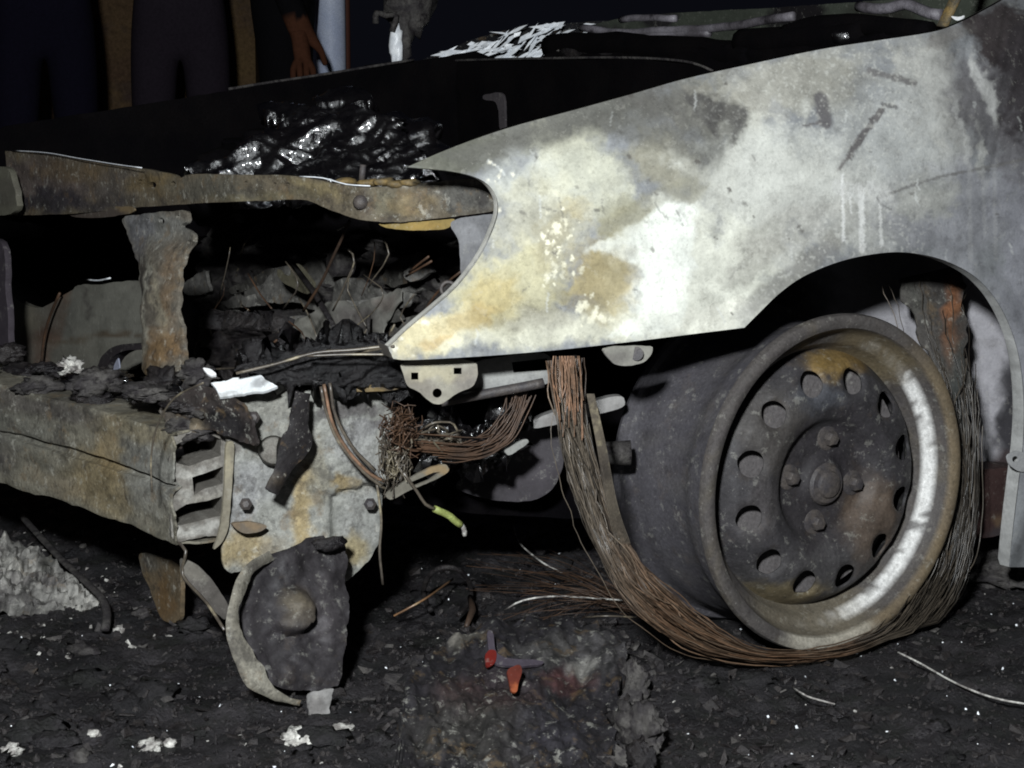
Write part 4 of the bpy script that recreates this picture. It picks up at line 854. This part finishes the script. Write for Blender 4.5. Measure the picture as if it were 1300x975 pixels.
# ================================================================== LOOSE DEBRIS
bp = empty('bent_plate', at(390, 865, SZ(0))); tag(bp, 'charred bent steel plate with a domed boss standing on the ground under the bumper end', 'metal plate')
def dome(P):
    u, v = (P[:, 0]-366)/30., (P[:, 1]-776)/32.; r = np.hypot(u, v); k = np.clip(.55+.5*(u*.6+v*.8), 0, 1)
    return -.022*k*(1-sst(.72, 1.02, r))-.012*np.exp(-r*r*1.5)
sheet('plate', [(314, 722), (330, 706), (350, 704), (375, 692), (398, 682), (410, 678), (424, 690), (440, 694), (442, 698), (443, 740), (441, 780), (434, 830), (428, 866), (424, 872), (380, 878), (330, 870), (310, 830), (304, 780), (306, 745)], SYi([(680, .215), (880, .17)], 1), bp, (44, 41, 43), [(372, 772, 22, 24, 0, (74, 67, 58), .8, .5), (364, 762, 12, 14, 0, (96, 88, 74), .6), (410, 780, 14, 50, 0, (72, 68, 70), .6), (340, 740, 30, 20, 0, (44, 42, 44), .6), (420, 690, 16, 6, 20, (34, 32, 32), .8)], cell=4, th=.004, seed=63, shape=dome, warp3=.016, material=M_WHEEL, jag=2.)
ribbon('peeled_flange', [(345, 704, .20, 8), (318, 722, .175, 8), (302, 755, .16, 7), (296, 790, .15, 8), (304, 825, .145, 13), (326, 862, .14, 15), (352, 884, .14, 7), (382, 893, .14, 6)], bp, (112, 108, 98), [(330, 860, 24, 20, 40, (150, 146, 134), .7), (300, 780, 8, 40, 0, (104, 100, 90), .6), (325, 720, 14, 10, 0, (60, 56, 54), .7)], th=.005, seed=64)
lump('crimp', at(418, 690, SY(.2)), (.02, .012, .009), M_DRYCHAR, bp, 4, 3, .5)

fin = sheet('torn_foil', [(392, 880), (412, 876), (425, 872), (420, 892), (418, 910), (400, 918), (392, 905)], SY(.12), None, (138, 136, 134), [(400, 900, 12, 14, 0, (110, 106, 104), .6)], cell=3, th=.003, seed=65, warp3=.005, wsc=.02, jag=1.5, topbase=True)
tag(fin, 'torn grey scrap of foil standing up right of the peeled metal flange', 'metal scrap')
def debris(name, label, cat, px, py, size, material, seed, rough=.5, sub=3, sc=2., group=None, lift=.3):
    c = at(px, py, SZ(0)); c[2] = ground_h(c[0], c[1])+size[2]*lift
    return tag(lump(name, c, size, material, None, seed, sub, rough, sc, seed*37 % 180, base=True), label, cat, group)
debris('ash_clump', 'crumbly white ash clump at the bottom left of the torn foil scrap', 'ash', 380, 942, (.016, .016, .012), M_ASH, 3, .9, 4, 3.)
debris('ash_flake', 'pale cream ash flake right of the torn foil scrap', 'ash', 432, 925, (.018, .012, .006), M_ASH, 5, .5, 3)
debris('ash_clump', 'yellowish ash crumb, left of the two near the bottom left', 'ash', 192, 944, (.014, .012, .007), M_ASH, 7, .8, 3)
debris('ash_flake', 'small white ash crumb right of the yellowish one near the bottom left', 'ash', 215, 940, (.007, .006, .005), M_ASH, 8, .6, 3)
for q, (x, y, sz, lab) in enumerate([(182, 785, .013, 'pale ash crumb right of the trim strip, nearest to the rusty strut'), (150, 798, .009, 'small ash crumb just right of the lower end of the trim strip'), (440, 862, .010, 'ash crumb at the lower right corner of the bent plate'),
                                 (120, 935, .007, 'tiny ash crumb alone in the lower left foreground'), (100, 962, .014, 'grey ash crumb at the bottom edge near the lower left corner'), (15, 952, .012, 'grey ash crumb in the bottom left corner')]):
    debris('ash_crumb', lab, 'ash', x, y, (sz, sz*.8, sz*.6), M_ASH if q % 2 else M_GREYCHAR, 20+q, .8, 3, 3., 'ash crumbs on the left foreground')
# pale fibrous slab with metal trim, lower left
fs = empty('fibrous_slab', at(60, 740, SZ(.0))); tag(fs, 'pale grey fibrous burnt slab with a bent metal trim strip, lower left', 'insulation')
fo = [(-40, 690), (0, 682), (30, 684), (55, 700), (85, 725), (118, 752), (130, 775), (95, 778), (60, 768), (20, 765), (-40, 770)]
sheet('mat', fo, SN(at(60, 770, SZ(.012)), (.12, -.35, .9)), fs, (120, 118, 114), [(100, 755, 30, 18, 20, (160, 158, 152), .7), (40, 735, 50, 8, 10, (70, 66, 66), .7), (10, 720, 30, 12, 0, (140, 138, 132), .6), (60, 715, 12, 8, 0, (44, 44, 40), .8), (20, 760, 50, 6, 0, (50, 47, 48), .7)], cell=3.5, th=.015, seed=66, warp3=.014, wsc=.018, jag=3, mottle=.85, mscale=6, material=M_STEEL, shape=lambda P: .010*fbm((P[:, 0]+P[:, 1])/38., (P[:, 1]-.35*P[:, 0])/3.2, 97, 3)+.006*fbm(P[:, 0]/5., P[:, 1]/4., 98, 2))
c = np.array([at(x, y, SZ(z)) for x, y, z in curve([(28, 655, .05), (50, 680, .045), (80, 712, .04), (110, 740, .035), (130, 760, .03), (136, 780, .02), (133, 800, .008)], 7)])
link_mesh('trim_strip', *tube_geo(c, .006, 6, flat=.5), M_GREYCHAR, fs)
debris('metal_scrap', 'small pale bent scrap below the trim strip, lower left', 'metal scrap', 106, 826, (.026, .012, .008), M_GREYCHAR, 71, .6, 3)
# charred block in the foreground
bl = empty('charred_block', at(650, 880, SZ(0))); tag(bl, 'big flat charred block with reddish stains in the foreground below the wire fan', 'debris')
sheet('crust', [(520, 860), (545, 830), (590, 800), (640, 790), (690, 788), (750, 793), (792, 806), (800, 830), (790, 870), (782, 920), (776, 985), (520, 985), (505, 920)], SN(at(660, 850, SZ(.03)), (.04, -.16, .97)), bl, (36, 34, 37),
      [(760, 830, 40, 30, 0, (76, 74, 74), .7), (690, 830, 40, 16, 0, (84, 82, 80), .6), (620, 880, 60, 30, 0, (70, 52, 50), .6), (720, 860, 30, 14, 0, (76, 48, 46), .6), (740, 845, 16, 8, 0, (140, 138, 132), .6), (590, 810, 26, 8, 0, (110, 106, 98), .6), (680, 930, 60, 30, 0, (50, 48, 54), .6), (650, 855, 40, 30, 0, (40, 38, 42), .6), (600, 930, 70, 40, 0, (60, 58, 54), .6)], cell=3.2, th=.03, seed=67, warp3=.018, wsc=.035, jag=7, mottle=.7, mscale=7, material=M_STEEL, shape=lambda P: -.010*np.abs(fbm(P[:, 0]/26., P[:, 1]/14., 88, 3)))
lump('broken_edge', at(806, 925, SZ(.008)), (.014, .045, .03), M_GREYCHAR, bl, 14, 4, .6, 2.2)
lump('broken_edge', at(800, 870, SZ(.008)), (.013, .03, .03), M_GREYCHAR, bl, 15, 4, .6, 2.2)
lump('broken_edge', at(815, 965, SZ(.005)), (.012, .02, .02), M_DRYCHAR, bl, 16, 4, .6, 2.2)
# red plastic bits
tag(sheet('red_shard', [(615, 832), (622, 824), (631, 826), (629, 842), (618, 848)], SN(at(622, 838, SZ(.045)), (-.1, -.6, .6)), None, (96, 22, 15), cell=3, th=.003, seed=68, topbase=True, material=M_SHEET), 'bright red plastic chip, left of the two on the charred block', 'plastic shard')
tag(sheet('red_shard', [(643, 850), (660, 842), (663, 852), (658, 868), (657, 880), (648, 878), (646, 862)], SN(at(652, 860, SZ(.042)), (-.1, -.6, .6)), None, (88, 38, 28), [(655, 870, 6, 10, 0, (180, 100, 60), .6)], cell=3, th=.003, seed=69, topbase=True), 'orange-red plastic splinter, right of the two on the charred block', 'plastic shard')
tag(sheet('dark_plastic_frame', [(618, 800), (626, 800), (630, 835), (690, 838), (690, 844), (652, 846), (630, 844), (620, 828)], SN(at(640, 838, SZ(.043)), (-.1, -.5, .7)), None, (66, 60, 68), cell=3, th=.004, seed=70, topbase=True), 'thin grey plastic frame corner between the red chips', 'plastic part')
# ring of bead wire
th = np.linspace(-.35*math.pi, 1.25*math.pi, 60)
rc = [(568+30*math.cos(t), 752-32*math.sin(t), .012+.05*max(0, math.sin(t))) for t in th]+[(596, 775, .01), (598, 790, .006)][:0]
p = np.array([at(x, y, SZ(z)) for x, y, z in rc])
tag(link_mesh('wire_ring', *tube_geo(p, .0035, 7), M_DRYCHAR, base=True), 'burnt half ring of thick wire lying on the ground behind the charred block', 'wire')
tag(link_mesh('rusty_stub', *tube_geo([at(597, 758, SZ(.02)), at(600, 775, SZ(.012)), at(592, 795, SZ(.004))], [.004, .005, .003], 8), M_FAN, base=True), 'short rusty stub by the burnt wire ring', 'wire')
# fan of loose fine wires
G = []; q_ = np.random.default_rng(17)
for i in range(55):
    a0 = (800+q_.normal(0, 6), 768+q_.normal(0, 6)); ex, ey = q_.uniform(590, 760), q_.uniform(690, 792); mx, my = (a0[0]+ex)/2, (a0[1]+ey)/2-q_.uniform(2, 22)
    z0, z1, z2 = .015, q_.uniform(.02, .05), q_.uniform(.003, .025)
    c = curve([(a0[0], a0[1], z0), (mx, my, z1), (ex, ey, z2)], 9)
    G.append(tube_geo(np.array([at(x, y, SZ(z)) for x, y, z in c]), q_.uniform(.0003, .0006), 3, False))
wf = link_mesh('wire_fan', *merge(G), M_FAN, base=True); tag(wf, 'fan of fine rusty tyre wires spread on the ground left of the wheel', 'wire', kind='stuff')
for pts, rad, lab, mm in [([(652, 668, .03), (660, 690, .03), (690, 715, .03), (715, 728, .02)], .0014, 'single pale curved wire above the rusty wire fan', M_ASH), ([(640, 775, .02), (665, 762, .04), (710, 757, .04), (790, 762, .02)], .0012, 'long pale arched wire across the rusty wire fan', M_ASH),
                      ([(1140, 828, .01), (1170, 843, .008), (1215, 868, .008), (1262, 886, .006), (1310, 895, .006)], .0014, 'long thin shiny wire on the ground right of the wheel', M_ASH), ([(1006, 872, .008), (1025, 884, .01), (1060, 894, .006)], .0012, 'short shiny wire on the ground below the wheel', M_ASH),
                      ([(740, 784, .01), (770, 782, .02), (812, 784, .01)], .0012, 'straight pale wire on the ground under the wire bundle', M_WIREG), ([(500, 782, .01), (540, 760, .03), (575, 735, .02)], .0016, 'brown wire crossing the burnt wire ring', M_WIRE)]:
    c = curve(pts, 8); tag(link_mesh('loose_wire', *tube_geo(np.array([at(x, y, SZ(z+.006)) for x, y, z in c]), rad, 5), mm, base=True), lab, 'wire')
# countless crumbs of char and glass over the ground
G = []; G2 = []; q_ = np.random.default_rng(23)
for i in range(9000):
    px, py = q_.uniform(-60, 1360), 640+350*q_.uniform(0, 1)**.8
    c = at(px, py, SZ(0)); s = q_.gamma(1.4, .0008)+.0005; c[2] = ground_h(c[0], c[1])+s*.3
    v = ICO[1][0]*(1+.35*q_.normal(size=(12 if len(ICO[1][0]) == 12 else len(ICO[1][0]), 1)))*s*q_.uniform(.5, 1.3, 3)+c
    (G2 if (q_.random() < .028 and s < .002) else G).append((v, ICO[1][1]))
CB = np.array([(x, y, z) for x in (-1, 1) for y in (-1, 1) for z in (-1, 1)], float); CF = [[0, 1, 3, 2], [4, 6, 7, 5], [0, 4, 5, 1], [2, 3, 7, 6], [0, 2, 6, 4], [1, 5, 7, 3]]
def chips(n, pick, lo_, hi_):
    R_ = []
    for i in range(n):
        px, py = pick(); c = at(px, py, SZ(0)); c[2] = ground_h(c[0], c[1])
        sz = lo_*(hi_/lo_)**(q_.uniform(0, 1)**1.7); rot = Matrix.Rotation(q_.uniform(0, 6.28), 3, 'Z') @ Matrix.Rotation(q_.normal(0, .5), 3, 'X') @ Matrix.Rotation(q_.normal(0, .5), 3, 'Y')
        v = CB*np.array([1, q_.uniform(.4, .9), q_.uniform(.15, .45)])*sz*(1+.3*q_.normal(size=(8, 3)))
        R_.append((v @ np.array(rot).T+c+np.array([0, 0, sz*.2]), CF))
    return R_
anyw = lambda: (q_.uniform(-40, 1340), 650+330*q_.uniform(0, 1)**.8)
mound = lambda: (655+q_.normal(0, 75), 870+q_.normal(0, 50))
leftp = lambda: (q_.uniform(-30, 230), q_.uniform(660, 830))
edge = lambda: (803+q_.normal(0, 16), 905+q_.normal(0, 45))
for nm, GG, mm, lb in (('char_chips', chips(1500, anyw, .0015, .009)+chips(420, mound, .002, .012), M_DRYCHAR, 'countless black chips of char over the ground'), ('grey_chips', chips(420, anyw, .0012, .006)+chips(260, mound, .0015, .010)+chips(170, edge, .002, .012)+chips(160, leftp, .0015, .009), M_GREYCHAR, 'countless grey burnt chips over the ground'), ('ash_chips', chips(90, leftp, .0012, .005)+chips(60, mound, .001, .004)+chips(60, anyw, .001, .003), M_ASH, 'countless pale ash chips over the ground')):
    tag(link_mesh(nm, *merge(GG), mm, smooth=False), lb, 'debris', kind='stuff')
o = link_mesh('char_crumbs', *merge(G), M_DRYCHAR, smooth=False); tag(o, 'countless dark char crumbs scattered over the ground', 'char', kind='stuff')
o = link_mesh('glass_crumbs', *merge(G2), M_GLASS_GLINT, smooth=False); tag(o, 'countless tiny bright glass crumbs scattered over the ground', 'glass', kind='stuff')
G = []
for q in range(60):
    px, py = q_.uniform(-20, 1320), q_.uniform(700, 985)
    if 850 < px < 1250 and py < 850 or 500 < px < 830 and py > 780: continue
    sz = q_.uniform(.008, .022); c = at(px, py, SZ(0)); c[2] = ground_h(c[0], c[1])+.1*sz
    G.append(lump_geo(c, (sz*1.4, sz, sz*.6), 200+q, 3, .7, 2.6, q*37 % 180))
tag(link_mesh('char_rubble', *merge(G), M_GROUND), 'dark lumps of char caked into the sooty ground', 'char', kind='stuff')
debris('char_mound', 'low mound of ash and char behind the wheel at the right edge', 'char', 1270, 722, (.09, .10, .03), M_GREYCHAR, 301, .5, 4, 2.4)

# ================================================================== BACKGROUND
def dpt(px, py, depth): return CAM+rays([(px, py)])[0]*depth
def person(loc, facing, colours, label, hang_side=0):
    """standing figure, one continuous skinned body; colours: trousers, top, skin, hair"""
    root = empty('person', loc); tag(root, label, 'person', 'people standing behind the car')
    J = {'pelvis': (0, 0, .97, .125, .10), 'waist': (0, 0, 1.10, .145, .105), 'chest': (0, -.01, 1.32, .17, .12), 'collar': (0, 0, 1.45, .11, .08), 'neck': (0, .0, 1.52, .055, .055), 'head': (0, -.015, 1.62, .075, .085), 'crown': (0, -.01, 1.71, .07, .08)}
    E_ = [('pelvis', 'waist'), ('waist', 'chest'), ('chest', 'collar'), ('collar', 'neck'), ('neck', 'head'), ('head', 'crown')]
    for s, n in ((-1, 'l'), (1, 'r')):
        J.update({'hip'+n: (s*.085, 0, .88, .08, .095), 'knee'+n: (s*.10, -.015, .50, .062, .068), 'ank'+n: (s*.105, .01, .10, .05, .055), 'toe'+n: (s*.12, -.13, .035, .04, .03),
                  'sho'+n: (s*.19, 0, 1.42, .065, .065), 'elb'+n: (s*.25, .02, 1.13, .05, .05), 'wri'+n: (s*.25, -.06, .90, .034, .034), 'palm'+n: (s*.25, -.08, .83, .04, .022)})
        E_ += [('pelvis', 'hip'+n), ('hip'+n, 'knee'+n), ('knee'+n, 'ank'+n), ('ank'+n, 'toe'+n), ('collar', 'sho'+n), ('sho'+n, 'elb'+n), ('elb'+n, 'wri'+n), ('wri'+n, 'palm'+n)]
        up = (s != hang_side); hx, hy, hz = (s*.25, -.08, .83) if not up else (s*.06, -.20, 1.20)
        if up: J.update({'elb'+n: (s*.26, -.02, 1.13, .05, .05), 'wri'+n: (s*.12, -.19, 1.19, .034, .034), 'palm'+n: (hx, hy, hz, .022, .04)})
        for k, (dx, l) in enumerate([(-.027, .065), (-.009, .08), (.009, .075), (.027, .06)]):
            if up: J['f%d%s' % (k, n)] = (hx-s*(.03+l*.3), hy-.005, hz+dx, .010, .010); J['g%d%s' % (k, n)] = (hx-s*(.03+l*.75), hy+.01, hz+dx*1.1, .008, .008)
            else: J['f%d%s' % (k, n)] = (hx, hy+dx, .79-l*.35, .010, .010); J['g%d%s' % (k, n)] = (hx-s*.012, hy+dx*1.1, .79-l, .008, .008)
            E_ += [('palm'+n, 'f%d%s' % (k, n)), ('f%d%s' % (k, n), 'g%d%s' % (k, n))]
        if up: J['t'+n] = (hx+s*.01, hy-.01, hz+.05, .010, .010); J['u'+n] = (hx-s*.03, hy-.01, hz+.065, .008, .008)
        else: J['t'+n] = (s*.235, -.13, .815, .010, .010); J['u'+n] = (s*.225, -.14, .775, .008, .008)
        E_ += [('wri'+n, 't'+n), ('t'+n, 'u'+n)]
    names = list(J); me = bpy.data.meshes.new('body'); me.from_pydata([J[k][:3] for k in names], [(names.index(a), names.index(b)) for a, b in E_], [])
    ob = bpy.data.objects.new('tmp', me); scene.collection.objects.link(ob)
    sk = ob.modifiers.new('s', 'SKIN'); sk.use_smooth_shade = True; ob.modifiers.new('d', 'SUBSURF').levels = 2
    for i, k in enumerate(names):
        d = me.skin_vertices[0].data[i]; d.radius = J[k][3:5]; d.use_root = (k == 'pelvis')
    dg = bpy.context.evaluated_depsgraph_get(); body = bpy.data.meshes.new_from_object(ob.evaluated_get(dg)); bpy.data.objects.remove(ob)
    co = np.empty(len(body.vertices)*3); body.vertices.foreach_get('co', co); co = co.reshape(-1, 3)
    tr, tp, sk_, hr = [L(c) for c in colours]
    col = np.where((co[:, 2] < .98)[:, None], tr, tp); hand = ((np.abs(co[:, 0]) > .19) & (co[:, 2] < .905)) | ((co[:, 1] < -.165) & (co[:, 2] < 1.3) & (co[:, 2] > 1) & (np.abs(co[:, 0]) < .13)); slv = (np.abs(co[:, 0]) > .17) & (co[:, 2] > .905) & (co[:, 2] < 1.4)
    col[slv] = tp; col[hand] = sk_; hd = (co[:, 2] > 1.5) & (np.abs(co[:, 0]) < .12); col[hd] = sk_; col[hd & ((co[:, 2] > 1.68) | (co[:, 1] > .02))] = hr; col[co[:, 2] < .09] = L((18, 16, 16))
    a = body.color_attributes.new('Col', 'FLOAT_COLOR', 'POINT'); a.data.foreach_set('color', np.concatenate([col, np.ones((len(col), 1))], 1).astype(np.float32).ravel())
    body.materials.append(M_CLOTH); body.polygons.foreach_set('use_smooth', np.ones(len(body.polygons), bool))
    b = bpy.data.objects.new('body', body); scene.collection.objects.link(b); b.parent = root
    # face: nose, eyes, ears
    def bit(nm, c, s, mm): 
        v = ICO[2][0]*np.array(s)+np.array(c); me2 = bpy.data.meshes.new(nm); me2.from_pydata(v.tolist(), [], ICO[2][1]); me2.materials.append(mm)
        o2 = bpy.data.objects.new(nm, me2); scene.collection.objects.link(o2); o2.parent = root
    bit('nose', (0, -.112, 1.60), (.012, .018, .02), M_SKIN)
    for s in (-1, 1): bit('eye', (s*.028, -.09, 1.635), (.012, .01, .007), M_SOOT_SHADE); bit('ear', (s*.078, -.005, 1.61), (.01, .018, .028), M_SKIN)
    root.rotation_euler = (0, 0, facing); return root
M_CLOTH = mat('cloth', attr=True, rough=.9, spec=.1, bump=.4, bscale=60, grain=.2, bdist=.004)
M_SKIN = mat('skin', (176, 120, 88), rough=.5, spec=.3, bump=.1, grain=.08)
def stand(px, depth):
    p = dpt(px, 120, depth); return (p[0], p[1], ground_h(np.array([p[0]]), np.array([p[1]]))[0])
FA = -YAW
person(stand(362, 5.6), FA+1.57, [(12, 11, 14), (13, 12, 15), (78, 48, 34), (20, 16, 14)], 'person in black trousers, bare hand hanging by the hip next to the pale post', -1)
person(stand(58, 6.3), FA+.2, [(22, 20, 34), (24, 22, 36), (120, 84, 64), (16, 14, 14)], 'person in dark navy trousers at the far left edge')
person(stand(230, 6.6), FA+.1, [(46, 40, 48), (48, 42, 50), (120, 84, 64), (18, 14, 14)], 'person in dull grey-purple trousers in front of the ochre wall')
# wall and post behind
wa, wb = dpt(-900, 120, 7.6), dpt(325, 120, 7.6); wa[2] = wb[2] = 0
dirw = (wb-wa)/np.linalg.norm(wb-wa); nw = np.array([-dirw[1], dirw[0], 0]); 
q1 = [wa, wb, wb+nw*.2, wa+nw*.2]; Vw = np.array([*q1, *[p+np.array([0, 0, 2.6]) for p in q1]])
M_WALL = mat('ochre_plaster', (112, 92, 64), (92, 72, 58), (78, 66, 62), scale=2.2, rough=.9, spec=.1, bump=.5, bscale=40, cover=.4)
tag(link_mesh('wall', Vw, [[0, 1, 5, 4], [1, 2, 6, 5], [2, 3, 7, 6], [3, 0, 4, 7], [4, 5, 6, 7]], M_WALL, smooth=False, base=True), 'dim ochre plaster wall far behind the people', 'wall')
pc = dpt(421, 120, 5.9); pc[2] = 0
po = empty('pale_post', pc); tag(po, 'pale blue-white upright post behind the person in black', 'post')
M_POST = mat('pale_blue_paint', (214, 222, 240), (190, 200, 226), scale=9, rough=.5, spec=.4, bump=.1)
link_mesh('shaft', *tube_geo([pc+np.array([0, 0, 0]), pc+np.array([0, 0, 2.2])], .045, 20), M_POST, po, sharp=40)
link_mesh('base_plate', *tube_geo([pc, pc+np.array([0, 0, .02])], .12, 20), M_POST, po, sharp=40)
pc2 = dpt(440, 120, 5.95); pc2[2] = 0
tag(link_mesh('brown_pole', *tube_geo([pc2, pc2+np.array([0, 0, 1.1]), pc2+np.array([0, 0, 2.2])], .014, 10), mat('brown_paint', (84, 50, 40), rough=.7), base=True), 'thin brown pole right beside the pale post', 'pole')
